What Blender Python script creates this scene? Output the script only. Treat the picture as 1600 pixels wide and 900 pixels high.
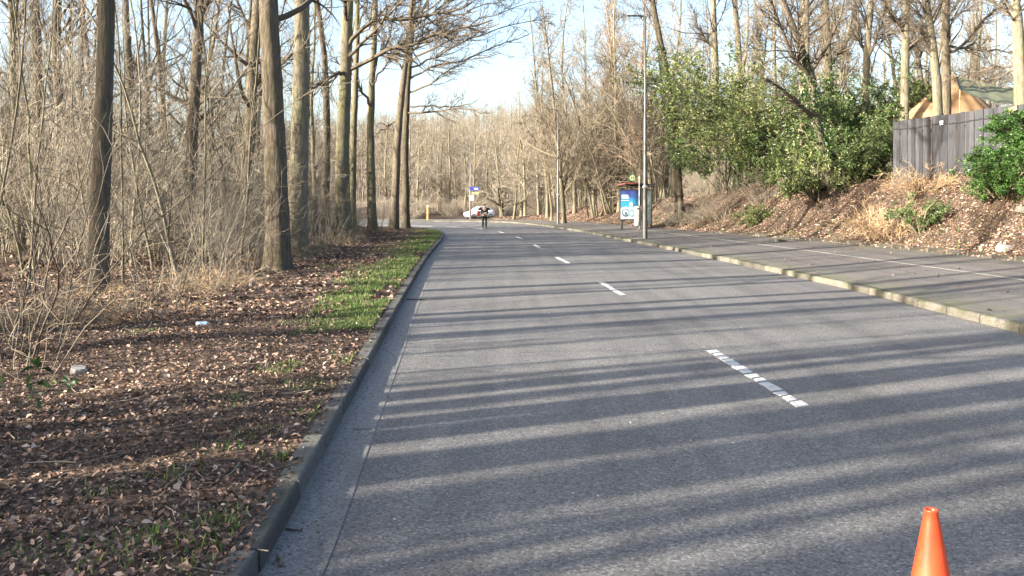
import bpy, math, random
import numpy as np
from mathutils import Vector, Matrix

# ------------------------------------------------------------------ camera, sky, sun, exposure
scene = bpy.context.scene
for o in list(bpy.data.objects):
    bpy.data.objects.remove(o)
COL = scene.collection
FPX, HC, YH = 1340.0, 1.72, 320.0            # focal length in px of the 1600 px photo, eye height, horizon row

cam_d = bpy.data.cameras.new('camera')
cam_d.sensor_width = 36.0
cam_d.lens = 36.0 * FPX / 1600.0
cam_d.shift_y = -(450.0 - YH) / 1600.0
cam_d.clip_start, cam_d.clip_end = 0.05, 6000.0
cam = bpy.data.objects.new('camera', cam_d)
cam.location = (0, 0, HC)
cam.rotation_euler = (math.radians(90), 0, 0)
COL.objects.link(cam)
scene.camera = cam

SUN_EL, SUN_AZ = math.radians(21.0), math.radians(180 + 66.0)    # azimuth clockwise from +Y: left and behind
world = bpy.data.worlds.new('World')
scene.world = world
world.use_nodes = True
wn = world.node_tree
bg = wn.nodes['Background']
sky = wn.nodes.new('ShaderNodeTexSky')
sky.sky_type = 'NISHITA'
sky.sun_disc = False
sky.sun_elevation = SUN_EL
sky.sun_rotation = SUN_AZ
sky.air_density, sky.dust_density, sky.ozone_density = 1.0, 3.6, 1.0
wn.links.new(sky.outputs[0], bg.inputs[0])
bg.inputs[1].default_value = 0.11

sun_d = bpy.data.lights.new('sun', 'SUN')
sun_d.energy = 5.0
sun_d.angle = math.radians(0.55)
sun_d.color = (1.0, 0.90, 0.76)
sun = bpy.data.objects.new('sun', sun_d)
sdir = Vector((math.sin(SUN_AZ) * math.cos(SUN_EL), math.cos(SUN_AZ) * math.cos(SUN_EL), math.sin(SUN_EL)))
sun.rotation_euler = (-sdir).to_track_quat('-Z', 'Y').to_euler()
sun.location = (-30, -20, 30)
COL.objects.link(sun)

scene.view_settings.view_transform = 'Standard'
scene.view_settings.look = 'None'
scene.view_settings.exposure = 2.15
scene.view_settings.gamma = 1.0
scene.view_settings.use_curve_mapping = False
scene.cycles.use_denoising = True
scene.cycles.max_bounces = 5
scene.cycles.diffuse_bounces = 3
scene.cycles.transparent_max_bounces = 6

# ------------------------------------------------------------------ helpers
rng = np.random.default_rng(11)
random.seed(5)

def tag(o, label=None, cat=None, group=None, kind=None):
    if label: o['label'] = label
    if cat: o['category'] = cat
    if group: o['group'] = group
    if kind: o['kind'] = kind
    return o

def link(o, parent=None):
    COL.objects.link(o)
    if parent is not None:
        o.parent = parent
    return o

def empty(name, loc=(0, 0, 0), rz=0.0):
    o = bpy.data.objects.new(name, None)
    o.empty_display_size = 0.2
    o.location = loc
    o.rotation_euler = (0, 0, rz)
    return link(o)

def mesh_np(name, V, quads=None, tris=None, mat=None, smooth=False, uv=None):
    V = np.asarray(V, dtype=np.float32).reshape(-1, 3)
    parts, counts = [], []
    if quads is not None and len(quads):
        q = np.asarray(quads, dtype=np.int32).reshape(-1, 4)
        parts.append(q.ravel()); counts.append(np.full(len(q), 4, np.int32))
    if tris is not None and len(tris):
        t = np.asarray(tris, dtype=np.int32).reshape(-1, 3)
        parts.append(t.ravel()); counts.append(np.full(len(t), 3, np.int32))
    li = np.concatenate(parts); cn = np.concatenate(counts)
    st = np.concatenate(([0], np.cumsum(cn)[:-1])).astype(np.int32)
    me = bpy.data.meshes.new(name)
    me.vertices.add(len(V)); me.vertices.foreach_set('co', V.ravel())
    me.loops.add(len(li)); me.loops.foreach_set('vertex_index', li)
    me.polygons.add(len(cn)); me.polygons.foreach_set('loop_start', st)
    me.polygons.foreach_set('use_smooth', np.full(len(cn), bool(smooth)))
    if uv is not None:
        l = me.uv_layers.new(name='UVMap')
        l.data.foreach_set('uv', np.asarray(uv, np.float32)[li].ravel())
    me.update(calc_edges=True)
    if mat is not None:
        me.materials.append(mat)
    return me

def obj(name, me, parent=None):
    return link(bpy.data.objects.new(name, me), parent)

class MB:
    """collects simple solids into one mesh"""
    def __init__(s): s.v, s.q, s.t, s.n = [], [], [], 0
    def add(s, V, q=(), t=()):
        V = np.asarray(V, float).reshape(-1, 3)
        s.v.append(V)
        if len(q): s.q.append(np.asarray(q).reshape(-1, 4) + s.n)
        if len(t): s.t.append(np.asarray(t).reshape(-1, 3) + s.n)
        s.n += len(V)
        return s
    def box(s, c, d, b=0.0, rz=0.0):
        """box with chamfered vertical and horizontal edges"""
        x, y, z = d[0] / 2, d[1] / 2, d[2] / 2
        if b <= 0:
            V = [(-x,-y,-z),(x,-y,-z),(x,y,-z),(-x,y,-z),(-x,-y,z),(x,-y,z),(x,y,z),(-x,y,z)]
            q = [(0,3,2,1),(4,5,6,7),(0,1,5,4),(1,2,6,5),(2,3,7,6),(3,0,4,7)]
            t = []
        else:
            V = []
            for zz, i in ((-z, b), (-z + b, 0), (z - b, 0), (z, b)):
                X, Y = x - i, y - i
                V += [(-X+b,-Y,zz),(X-b,-Y,zz),(X,-Y+b,zz),(X,Y-b,zz),(X-b,Y,zz),(-X+b,Y,zz),(-X,Y-b,zz),(-X,-Y+b,zz)]
            q, t = [], []
            for k in range(3):
                for i in range(8):
                    j = (i + 1) % 8
                    q.append((k*8+i, k*8+j, k*8+8+j, k*8+8+i))
            for base, flip in ((0, True), (24, False)):
                for a, bb, cc in ((0,1,2),(0,2,3),(0,3,4),(0,4,5),(0,5,6),(0,6,7)):
                    t.append((base+a, base+cc, base+bb) if flip else (base+a, base+bb, base+cc))
        V = np.array(V)
        c_, s_ = math.cos(rz), math.sin(rz)
        V = np.stack([V[:,0]*c_ - V[:,1]*s_, V[:,0]*s_ + V[:,1]*c_, V[:,2]], 1) + np.array(c)
        return s.add(V, q, t)
    def tube(s, P, R, k=8, caps=True):
        P = np.asarray(P, float); R = np.broadcast_to(np.asarray(R, float), (len(P),))
        V, Q = tubes(P[None], R[None], k)
        s.add(V, Q)
        if caps:
            n = len(P)
            b0 = s.n - n * k
            cv = np.array([P[0], P[-1]])
            i = np.arange(k); j = (i + 1) % k
            base = s.n
            s.v.append(cv); s.n += 2
            s.t.append(np.stack([np.full(k, base), b0 + j, b0 + i], 1))
            s.t.append(np.stack([np.full(k, base + 1), b0 + (n-1)*k + i, b0 + (n-1)*k + j], 1))
        return s
    def lathe(s, prof, k=24, c=(0, 0, 0)):
        prof = np.asarray(prof, float)
        a = np.linspace(0, 2*math.pi, k, endpoint=False)
        V = np.stack([prof[:,0][:,None]*np.cos(a), prof[:,0][:,None]*np.sin(a), np.repeat(prof[:,1][:,None], k, 1)], 2).reshape(-1, 3) + np.array(c)
        n = len(prof); q = []
        for r in range(n-1):
            i = np.arange(k); j = (i+1) % k
            q.append(np.stack([r*k+i, r*k+j, r*k+k+j, r*k+k+i], 1))
        return s.add(V, np.concatenate(q))
    def mesh(s, name, mat, smooth=False):
        return mesh_np(name, np.concatenate(s.v), np.concatenate(s.q) if s.q else None, np.concatenate(s.t) if s.t else None, mat, smooth)
    def build(s, name, mat, parent=None, smooth=False):
        return obj(name, s.mesh(name, mat, smooth), parent)

def nrm(v):
    return v / np.maximum(np.linalg.norm(v, axis=-1, keepdims=True), 1e-9)

def tubes(P, R, k, jitter=None):
    """P (B,N,3), R (B,N) -> verts, quads of B tubes with k sides"""
    B, N = P.shape[:2]
    T = np.gradient(P, axis=1) if N > 2 else np.repeat(P[:, 1:] - P[:, :1], 2, 1)
    T = nrm(T)
    ref = np.where(np.abs(T[:, :1, 2:3]) > 0.8, np.array([[[1.0, 0, 0]]]), np.array([[[0, 0, 1.0]]]))
    U = nrm(np.cross(np.broadcast_to(ref, T.shape), T))
    W = np.cross(T, U)
    a = np.linspace(0, 2*math.pi, k, endpoint=False)
    rad = R[:, :, None]
    if jitter is not None:
        rad = rad * jitter
    V = P[:, :, None] + rad[..., None] * (np.cos(a)[None, None, :, None] * U[:, :, None] + np.sin(a)[None, None, :, None] * W[:, :, None])
    i = np.arange(k); j = (i + 1) % k
    ring = np.stack([i, j, j + k, i + k], 1)
    q = ring[None, None] + (np.arange(B)[:, None, None, None] * N + np.arange(N - 1)[None, :, None, None]) * k
    return V.reshape(-1, 3), q.reshape(-1, 4)

def vnoise(x, y, seed=0):
    """smooth value noise in 0..1"""
    x = np.asarray(x, float); y = np.asarray(y, float)
    xi = np.floor(x).astype(np.int64); yi = np.floor(y).astype(np.int64)
    fx = x - xi; fy = y - yi
    fx = fx*fx*(3-2*fx); fy = fy*fy*(3-2*fy)
    def h(a, b):
        n = (a * 374761393 + b * 668265263 + seed * 1442695041) & 0xFFFFFFFF
        n = ((n ^ (n >> 13)) * 1274126177) & 0xFFFFFFFF
        return ((n ^ (n >> 16)) & 0xFFFF) / 65535.0
    return (h(xi, yi)*(1-fx) + h(xi+1, yi)*fx)*(1-fy) + (h(xi, yi+1)*(1-fx) + h(xi+1, yi+1)*fx)*fy

def catmull(pts, step=0.25):
    p = np.asarray(pts, float)
    p = np.vstack([2*p[0]-p[1], p, 2*p[-1]-p[-2]])
    out = []
    for i in range(1, len(p)-2):
        t = np.linspace(0, 1, 24, endpoint=False)[:, None]
        a, b, c, d = p[i-1], p[i], p[i+1], p[i+2]
        m1, m2 = (c-a)/2, (d-b)/2
        # finite-difference tangents scaled to the segment keep uneven knots smooth
        L = np.linalg.norm(c-b)
        m1 = m1 / (np.linalg.norm(c-a)/2) * L; m2 = m2 / (np.linalg.norm(d-b)/2) * L
        out.append((2*t**3-3*t**2+1)*b + (t**3-2*t**2+t)*m1 + (-2*t**3+3*t**2)*c + (t**3-t**2)*m2)
    out.append(p[-2][None])
    out = np.vstack(out)
    s = np.concatenate(([0], np.cumsum(np.linalg.norm(np.diff(out, axis=0), axis=1))))
    n = int(s[-1] / step)
    ss = np.linspace(0, s[-1], n)
    return np.stack([np.interp(ss, s, out[:, 0]), np.interp(ss, s, out[:, 1])], 1), ss

# ------------------------------------------------------------------ materials
MATS = {}
def new_mat(name):
    m = bpy.data.materials.new(name)
    m.use_nodes = True
    MATS[name] = m
    return m, m.node_tree, m.node_tree.nodes['Principled BSDF']

def nd(nt, typ, ins=None, **props):
    n = nt.nodes.new(typ)
    for k, v in props.items():
        setattr(n, k, v)
    for k, v in (ins or {}).items():
        s = n.inputs[k]
        if isinstance(v, bpy.types.NodeSocket):
            nt.links.new(v, s)
        else:
            s.default_value = v
    return n

def c4(c): return (c[0], c[1], c[2], 1.0)

def ramp(nt, fac, stops):
    r = nd(nt, 'ShaderNodeValToRGB', {0: fac})
    e = r.color_ramp.elements
    while len(e) < len(stops): e.new(0.5)
    for i, (p, c) in enumerate(stops):
        e[i].position = p
        e[i].color = c4(c) if len(c) == 3 else c
    return r.outputs[0]

def mixc(nt, fac, a, b, typ='MIX'):
    n = nt.nodes.new('ShaderNodeMix')
    n.data_type = 'RGBA'; n.blend_type = typ
    for i, v in ((0, fac), (6, a), (7, b)):
        s = n.inputs[i]
        if isinstance(v, bpy.types.NodeSocket): nt.links.new(v, s)
        elif i == 0: s.default_value = v
        else: s.default_value = c4(v)
    return n.outputs[2]

def noise(nt, vec, scale, detail=3.0, rough=0.55):
    return nd(nt, 'ShaderNodeTexNoise', {'Vector': vec, 'Scale': scale, 'Detail': detail, 'Roughness': rough}).outputs[0]

def mapping(nt, vec, scale=(1, 1, 1), loc=(0, 0, 0)):
    return nd(nt, 'ShaderNodeMapping', {'Vector': vec, 'Scale': scale, 'Location': loc}).outputs[0]

def bump(nt, b, h, strength, dist):
    n = nd(nt, 'ShaderNodeBump', {'Height': h, 'Strength': strength, 'Distance': dist})
    nt.links.new(n.outputs[0], b.inputs['Normal'])

def math_(nt, op, a, b=0.0):
    return nd(nt, 'ShaderNodeMath', {0: a, 1: b}, operation=op).outputs[0]

def smooth01(nt, v, lo, hi):
    return nd(nt, 'ShaderNodeMapRange', {'Value': v, 'From Min': lo, 'From Max': hi}, interpolation_type='SMOOTHSTEP').outputs[0]

def plain(name, col, rough=0.6, metal=0.0, var=0.12, scale=3.0, bumpd=0.0, spec=0.4):
    """one colour with slight mottling"""
    m, nt, b = new_mat(name)
    tc = nd(nt, 'ShaderNodeTexCoord').outputs['Object']
    n = noise(nt, tc, scale, 5)
    d = [max(0, c*(1-var*1.6)) for c in col]; l = [min(1, c*(1+var)) for c in col]
    nt.links.new(ramp(nt, n, [(0.3, d), (0.7, l)]), b.inputs['Base Color'])
    b.inputs['Roughness'].default_value = rough
    b.inputs['Metallic'].default_value = metal
    b.inputs['Specular IOR Level'].default_value = spec
    if bumpd:
        bump(nt, b, noise(nt, tc, scale*12, 4), 0.5, bumpd)
    return m

def bark(name, dark, light, algae, vs=1.0, rough_scale=9.0, amt=0.25):
    m, nt, b = new_mat(name)
    tc = nd(nt, 'ShaderNodeTexCoord').outputs['Object']
    oi = nd(nt, 'ShaderNodeObjectInfo').outputs['Random']
    mp = mapping(nt, tc, (rough_scale, rough_scale, rough_scale*0.16*vs))
    n1 = noise(nt, mp, 2.4, 6, 0.65)
    n2 = noise(nt, mapping(nt, tc, (1.2, 1.2, 0.5)), 1.6, 4)
    col = ramp(nt, n1, [(0.28, dark), (0.5, [(a+c)/2 for a, c in zip(dark, light)]), (0.72, light)])
    col = mixc(nt, math_(nt, 'MULTIPLY', smooth01(nt, n2, 0.45, 0.75), amt*2.2), col, algae)
    br = nd(nt, 'ShaderNodeMapRange', {'Value': oi, 'To Min': 0.78, 'To Max': 1.15}).outputs[0]
    hs = nd(nt, 'ShaderNodeHueSaturation', {'Color': col, 'Value': br})
    nt.links.new(hs.outputs[0], b.inputs['Base Color'])
    b.inputs['Roughness'].default_value = 0.9
    b.inputs['Specular IOR Level'].default_value = 0.15
    bump(nt, b, n1, 0.9, 0.03)
    return m

M_BARK = bark('bark_rough', (0.032, 0.027, 0.021), (0.172, 0.142, 0.107), (0.10, 0.105, 0.055))
M_BARK_SHADED = bark('bark_shaded', (0.030, 0.027, 0.022), (0.125, 0.108, 0.085), (0.08, 0.085, 0.05), 0.8, 11.0)  # bark darkened: shade of the near shrubs put into the colour
M_BARK_PALE = bark('bark_pale', (0.075, 0.067, 0.050), (0.235, 0.208, 0.152), (0.125, 0.135, 0.065), 1.5, 6.0, 0.3)
M_BARK_GREEN = bark('bark_green', (0.070, 0.064, 0.042), (0.205, 0.182, 0.125), (0.125, 0.135, 0.055), 1.4, 6.0, 0.3)

def twigmat(name, a, b_):
    m, nt, b = new_mat(name)
    oi = nd(nt, 'ShaderNodeObjectInfo').outputs['Random']
    g = nd(nt, 'ShaderNodeNewGeometry').outputs['Random Per Island']
    f = math_(nt, 'ADD', math_(nt, 'MULTIPLY', oi, 0.4), math_(nt, 'MULTIPLY', g, 0.6))
    nt.links.new(mixc(nt, f, a, b_), b.inputs['Base Color'])
    b.inputs['Roughness'].default_value = 0.85
    b.inputs['Specular IOR Level'].default_value = 0.15
    return m

M_TWIG = twigmat('twig_tan', (0.070, 0.058, 0.044), (0.275, 0.238, 0.178))
M_TWIG_DARK = twigmat('twig_dark', (0.050, 0.043, 0.034), (0.15, 0.125, 0.094))
M_TWIG_PALE = twigmat('twig_pale', (0.10, 0.088, 0.070), (0.325, 0.288, 0.232))
M_TWIG_RED = twigmat('twig_red', (0.12, 0.082, 0.060), (0.29, 0.225, 0.165))
M_STRAW = twigmat('dry_straw', (0.24, 0.16, 0.09), (0.46, 0.34, 0.21))

def leafmat(name, stops, trans=0.25, rough=0.5, spec=0.4, big=None):
    m, nt, b = new_mat(name)
    g = nd(nt, 'ShaderNodeNewGeometry')
    col = ramp(nt, g.outputs['Random Per Island'], stops)
    if big is not None:
        n = noise(nt, nd(nt, 'ShaderNodeTexCoord').outputs['Object'], big[0], 3)
        col = mixc(nt, smooth01(nt, n, 0.4, 0.65), col, big[1], 'MULTIPLY')
    nt.links.new(col, b.inputs['Base Color'])
    b.inputs['Roughness'].default_value = rough
    b.inputs['Specular IOR Level'].default_value = spec
    if trans:
        tr = nd(nt, 'ShaderNodeBsdfTranslucent', {'Color': col})
        mx = nd(nt, 'ShaderNodeMixShader', {0: trans, 1: b.outputs[0], 2: tr.outputs[0]})
        nt.links.new(mx.outputs[0], nt.nodes['Material Output'].inputs['Surface'])
    return m

M_LITTER = leafmat('dead_leaf', [(0.0, (0.034, 0.026, 0.022)), (0.35, (0.085, 0.058, 0.045)), (0.65, (0.160, 0.102, 0.076)), (0.88, (0.26, 0.172, 0.128)), (1.0, (0.45, 0.34, 0.26))], 0.1, 0.7, 0.2)
M_LITTER_TAN = leafmat('dead_leaf_tan', [(0.0, (0.13, 0.080, 0.055)), (0.35, (0.27, 0.175, 0.125)), (0.7, (0.42, 0.29, 0.215)), (1.0, (0.58, 0.45, 0.35))], 0.1, 0.7, 0.2)
M_HANG = leafmat('withered_leaf', [(0.0, (0.13, 0.075, 0.05)), (0.6, (0.24, 0.13, 0.085)), (1.0, (0.36, 0.22, 0.15))], 0.3, 0.7, 0.2)
M_EVER = leafmat('evergreen_leaf', [(0.0, (0.030, 0.058, 0.022)), (0.5, (0.065, 0.115, 0.036)), (0.85, (0.125, 0.185, 0.058)), (1.0, (0.26, 0.29, 0.11))], 0.22, 0.38, 0.5)
M_EVER_OLIVE = leafmat('olive_leaf', [(0.0, (0.050, 0.072, 0.026)), (0.5, (0.115, 0.155, 0.050)), (0.85, (0.20, 0.24, 0.085)), (1.0, (0.36, 0.35, 0.15))], 0.25, 0.42, 0.5)
M_LAUREL = leafmat('laurel_leaf', [(0.0, (0.035, 0.085, 0.022)), (0.5, (0.075, 0.17, 0.040)), (1.0, (0.15, 0.28, 0.07))], 0.28, 0.34, 0.5)
M_IVY = leafmat('ivy_leaf', [(0.0, (0.02, 0.05, 0.02)), (0.7, (0.05, 0.10, 0.03)), (1.0, (0.11, 0.16, 0.05))], 0.2, 0.4, 0.5)
M_GRASS = leafmat('grass_blade', [(0.0, (0.055, 0.105, 0.025)), (0.55, (0.11, 0.185, 0.045)), (0.8, (0.18, 0.24, 0.075)), (1.0, (0.38, 0.33, 0.18))], 0.35, 0.5, 0.3)

# woodland floor under the leaves
m, nt, b = new_mat('forest_floor')
P_ = nd(nt, 'ShaderNodeNewGeometry').outputs['Position']
v = nd(nt, 'ShaderNodeTexVoronoi', {'Vector': P_, 'Scale': 24.0, 'Randomness': 1.0})
vs = nd(nt, 'ShaderNodeSeparateColor', {0: v.outputs['Color']}).outputs[0]
n1 = noise(nt, P_, 55.0, 4, 0.7)
n2 = noise(nt, P_, 1.3, 4)
f = math_(nt, 'ADD', math_(nt, 'MULTIPLY', vs, 0.55), math_(nt, 'MULTIPLY', n1, 0.45))
col = ramp(nt, f, [(0.2, (0.026, 0.021, 0.018)), (0.5, (0.070, 0.052, 0.040)), (0.72, (0.125, 0.090, 0.066)), (0.95, (0.26, 0.195, 0.145))])
col = mixc(nt, smooth01(nt, n2, 0.5, 0.75), col, (0.55, 0.55, 0.5), 'MULTIPLY')
nt.links.new(col, b.inputs['Base Color'])
b.inputs['Roughness'].default_value = 0.95
b.inputs['Specular IOR Level'].default_value = 0.1
bump(nt, b, f, 1.0, 0.03)
M_FLOOR = m

m, nt, b = new_mat('hillside')
P_ = nd(nt, 'ShaderNodeNewGeometry').outputs['Position']
col = ramp(nt, noise(nt, P_, 0.7, 8, 0.7), [(0.3, (0.10, 0.075, 0.055)), (0.7, (0.24, 0.18, 0.13))])
nt.links.new(col, b.inputs['Base Color'])
b.inputs['Roughness'].default_value = 0.95
M_HILL = m

def asphalt(name, dark, mid, light, tint=None):
    m, nt, b = new_mat(name)
    P_ = nd(nt, 'ShaderNodeNewGeometry').outputs['Position']
    v = nd(nt, 'ShaderNodeTexVoronoi', {'Vector': P_, 'Scale': 75.0})
    vs = nd(nt, 'ShaderNodeSeparateColor', {0: v.outputs['Color']}).outputs[0]
    n1 = noise(nt, P_, 150.0, 3, 0.7)
    n2 = noise(nt, mapping(nt, P_, (1.0, 0.12, 1.0)), 1.1, 5)
    n3 = noise(nt, P_, 0.45, 4)
    f = math_(nt, 'ADD', math_(nt, 'MULTIPLY', vs, 0.62), math_(nt, 'MULTIPLY', n1, 0.38))
    col = ramp(nt, f, [(0.12, dark), (0.45, mid), (0.72, [c*1.35 for c in mid]), (0.93, light)])
    col = mixc(nt, smooth01(nt, n2, 0.35, 0.7), col, (0.84, 0.84, 0.85), 'MULTIPLY')
    col = mixc(nt, smooth01(nt, n3, 0.4, 0.7), col, (0.90, 0.88, 0.85), 'MULTIPLY')
    n4 = noise(nt, mapping(nt, P_, (2.6, 0.05, 1.0)), 1.0, 4)
    col = mixc(nt, smooth01(nt, n4, 0.42, 0.66), col, (0.80, 0.80, 0.81), 'MULTIPLY')
    if tint is not None:                       # moss along the kerb side, from the UV offset
        uvn = nd(nt, 'ShaderNodeSeparateXYZ', {0: nd(nt, 'ShaderNodeUVMap', uv_map='UVMap').outputs[0]})
        edge = math_(nt, 'SUBTRACT', 1.0, smooth01(nt, uvn.outputs[0], 0.0, 1.3))
        edge2 = smooth01(nt, uvn.outputs[0], 4.6, 6.4)
        nm = noise(nt, P_, 2.6, 6, 0.7)
        fac = math_(nt, 'MULTIPLY', math_(nt, 'MAXIMUM', edge, edge2), smooth01(nt, nm, 0.36, 0.62))
        col = mixc(nt, math_(nt, 'MULTIPLY', fac, 0.75), col, tint)
    nt.links.new(col, b.inputs['Base Color'])
    b.inputs['Roughness'].default_value = 0.72
    b.inputs['Specular IOR Level'].default_value = 0.38
    bump(nt, b, f, 0.9, 0.008)
    return m

M_ROAD = asphalt('asphalt', (0.046, 0.045, 0.046), (0.126, 0.122, 0.117), (0.39, 0.375, 0.35))
M_PAVE = asphalt('pavement_asphalt', (0.055, 0.052, 0.050), (0.115, 0.106, 0.098), (0.29, 0.27, 0.24), (0.105, 0.11, 0.055))
M_GUTTER = asphalt('gutter_asphalt', (0.075, 0.074, 0.074), (0.150, 0.147, 0.144), (0.29, 0.28, 0.268))

def stone(name, dark, light, moss, mossamt):
    m, nt, b = new_mat(name)
    P_ = nd(nt, 'ShaderNodeNewGeometry').outputs['Position']
    oi = nd(nt, 'ShaderNodeObjectInfo').outputs['Random']
    n1 = noise(nt, P_, 26.0, 6, 0.7)
    col = ramp(nt, n1, [(0.3, dark), (0.7, light)])
    n2 = noise(nt, P_, 3.4, 5, 0.65)
    up = nd(nt, 'ShaderNodeSeparateXYZ', {0: nd(nt, 'ShaderNodeNewGeometry').outputs['Normal']}).outputs[2]
    fac = math_(nt, 'MULTIPLY', smooth01(nt, n2, 0.38, 0.62), math_(nt, 'ADD', 0.35, math_(nt, 'MULTIPLY', up, 0.65)))
    col = mixc(nt, math_(nt, 'MULTIPLY', fac, mossamt), col, moss)
    br = nd(nt, 'ShaderNodeMapRange', {'Value': oi, 'To Min': 0.68, 'To Max': 1.28}).outputs[0]
    nt.links.new(nd(nt, 'ShaderNodeHueSaturation', {'Color': col, 'Value': br}).outputs[0], b.inputs['Base Color'])
    b.inputs['Roughness'].default_value = 0.9
    b.inputs['Specular IOR Level'].default_value = 0.2
    bump(nt, b, n1, 0.8, 0.012)
    return m

M_KERB_D = stone('kerb_dark', (0.055, 0.055, 0.055), (0.115, 0.112, 0.108), (0.075, 0.078, 0.05), 0.5)
M_KERB_L = stone('kerb_pale', (0.070, 0.066, 0.057), (0.175, 0.162, 0.138), (0.060, 0.066, 0.030), 0.95)
M_SLAB = stone('slab_pale', (0.22, 0.215, 0.20), (0.40, 0.385, 0.36), (0.2, 0.19, 0.14), 0.3)

m, nt, b = new_mat('road_paint')
P_ = nd(nt, 'ShaderNodeNewGeometry').outputs['Position']
n1 = noise(nt, P_, 90.0, 4, 0.75)
n2 = noise(nt, P_, 9.0, 5, 0.65)
col = ramp(nt, n1, [(0.32, (0.15, 0.15, 0.15)), (0.48, (0.44, 0.44, 0.43)), (0.8, (0.62, 0.62, 0.61))])
col = mixc(nt, smooth01(nt, n2, 0.56, 0.72), col, (0.16, 0.16, 0.16))
nt.links.new(col, b.inputs['Base Color'])
b.inputs['Roughness'].default_value = 0.7
bump(nt, b, n1, 0.5, 0.004)
M_PAINT = m

M_LINE = plain('pale_joint', (0.27, 0.26, 0.235), 0.85, 0, 0.3, 6.0)
M_STEEL = plain('galvanised_steel', (0.125, 0.12, 0.115), 0.5, 0.55, 0.12, 5.0)
M_STEEL_L = plain('pale_steel', (0.45, 0.45, 0.45), 0.45, 0.4, 0.1, 5.0)
M_BLACK = plain('black_metal', (0.028, 0.028, 0.030), 0.45)
M_DARKCL = plain('dark_cloth', (0.016, 0.017, 0.024), 0.9, 0, 0.3, 9.0)
M_DARKCL2 = plain('dark_trousers', (0.012, 0.013, 0.018), 0.9, 0, 0.3, 9.0)
M_SKIN = plain('skin', (0.50, 0.33, 0.25), 0.6)
M_HAIR = plain('hair', (0.09, 0.05, 0.03), 0.7)
M_WHITE = plain('white_paint', (0.80, 0.80, 0.80), 0.25, 0, 0.03, 2.0, spec=0.5)
M_RED = plain('red_paint', (0.62, 0.075, 0.06), 0.35, 0, 0.06)
M_REDROOF = plain('red_brown_trim', (0.20, 0.055, 0.045), 0.5, 0, 0.15)
M_CARGLASS = plain('car_glass', (0.02, 0.024, 0.03), 0.08, 0, 0.0, spec=0.6)
M_TYRE = plain('tyre', (0.022, 0.022, 0.022), 0.85)
M_RIM = plain('rim', (0.42, 0.42, 0.43), 0.35, 0.7)
M_LAMPGL = plain('headlight_glass', (0.65, 0.67, 0.70), 0.1, 0, 0.02, spec=0.6)
M_BIN = plain('bin_grey', (0.42, 0.41, 0.385), 0.5, 0, 0.08)
M_YELLOW = plain('yellow_paint', (0.42, 0.34, 0.13), 0.5)
M_SIGNBLUE = plain('sign_blue', (0.03, 0.05, 0.28), 0.4)
M_SIGNYEL = plain('sign_yellow', (0.45, 0.40, 0.22), 0.45)
M_SIGNWHITE = plain('sign_white', (0.72, 0.72, 0.72), 0.45, 0, 0.05)
M_HGREEN = plain('stop_green', (0.02, 0.13, 0.065), 0.5)
M_HYEL = plain('stop_yellow', (0.38, 0.38, 0.20), 0.5)
M_FENCE = None
M_TENT = plain('brown_canvas', (0.27, 0.175, 0.10), 0.9, 0, 0.25, 2.0)
M_TARP = plain('olive_tarpaulin', (0.115, 0.125, 0.070), 0.8, 0, 0.2, 1.4)
M_WOOD = plain('weathered_wood', (0.30, 0.22, 0.12), 0.85, 0, 0.3, 7.0)
M_BLUEPLASTIC = plain('pale_blue_plastic', (0.42, 0.58, 0.74), 0.4)
M_PALE = plain('pale_scrap', (0.26, 0.25, 0.235), 0.8, 0, 0.25, 8.0)
M_GRIT = plain('pale_grit', (0.55, 0.54, 0.52), 0.85, 0, 0.25, 20.0)

m, nt, b = new_mat('cone_plastic')
tc = nd(nt, 'ShaderNodeTexCoord').outputs['Object']
n = noise(nt, mapping(nt, tc, (14, 14, 5)), 2.0, 5)
col = ramp(nt, n, [(0.3, (0.52, 0.052, 0.014)), (0.6, (0.62, 0.070, 0.020)), (0.85, (0.60, 0.11, 0.05))])
col = mixc(nt, smooth01(nt, noise(nt, mapping(nt, tc, (30, 30, 12)), 1.0, 6, 0.7), 0.58, 0.70), col, (0.27, 0.055, 0.03))
nt.links.new(col, b.inputs['Base Color'])
b.inputs['Roughness'].default_value = 0.42
bump(nt, b, noise(nt, tc, 60.0, 3), 0.25, 0.002)
M_CONE = m

m, nt, b = new_mat('fence_board')
tc = nd(nt, 'ShaderNodeTexCoord').outputs['Object']
oi = nd(nt, 'ShaderNodeObjectInfo').outputs['Random']
n = noise(nt, mapping(nt, tc, (14, 14, 1.0)), 2.0, 5)
col = ramp(nt, n, [(0.3, (0.013, 0.014, 0.018)), (0.7, (0.034, 0.035, 0.041))])
br = nd(nt, 'ShaderNodeMapRange', {'Value': oi, 'To Min': 0.5, 'To Max': 1.8}).outputs[0]  # board-to-board tone imitates lit and shadowed stripes in the colour
nt.links.new(nd(nt, 'ShaderNodeHueSaturation', {'Color': col, 'Value': br}).outputs[0], b.inputs['Base Color'])
b.inputs['Roughness'].default_value = 0.75
bump(nt, b, n, 0.5, 0.01)
M_FENCE = m

# thin clear glass for the bus shelter
m, nt, b = new_mat('shelter_glass')
gl = nd(nt, 'ShaderNodeBsdfGlossy', {'Color': (0.8, 0.9, 0.9, 1), 'Roughness': 0.05})
tr = nd(nt, 'ShaderNodeBsdfTransparent', {'Color': (0.62, 0.72, 0.72, 1)})
df = nd(nt, 'ShaderNodeBsdfDiffuse', {'Color': (0.45, 0.52, 0.52, 1)})
m1 = nd(nt, 'ShaderNodeMixShader', {0: 0.15, 1: tr.outputs[0], 2: gl.outputs[0]})
m2 = nd(nt, 'ShaderNodeMixShader', {0: 0.25, 1: m1.outputs[0], 2: df.outputs[0]})
nt.links.new(m2.outputs[0], nt.nodes['Material Output'].inputs['Surface'])
M_GLASS = m

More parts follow.
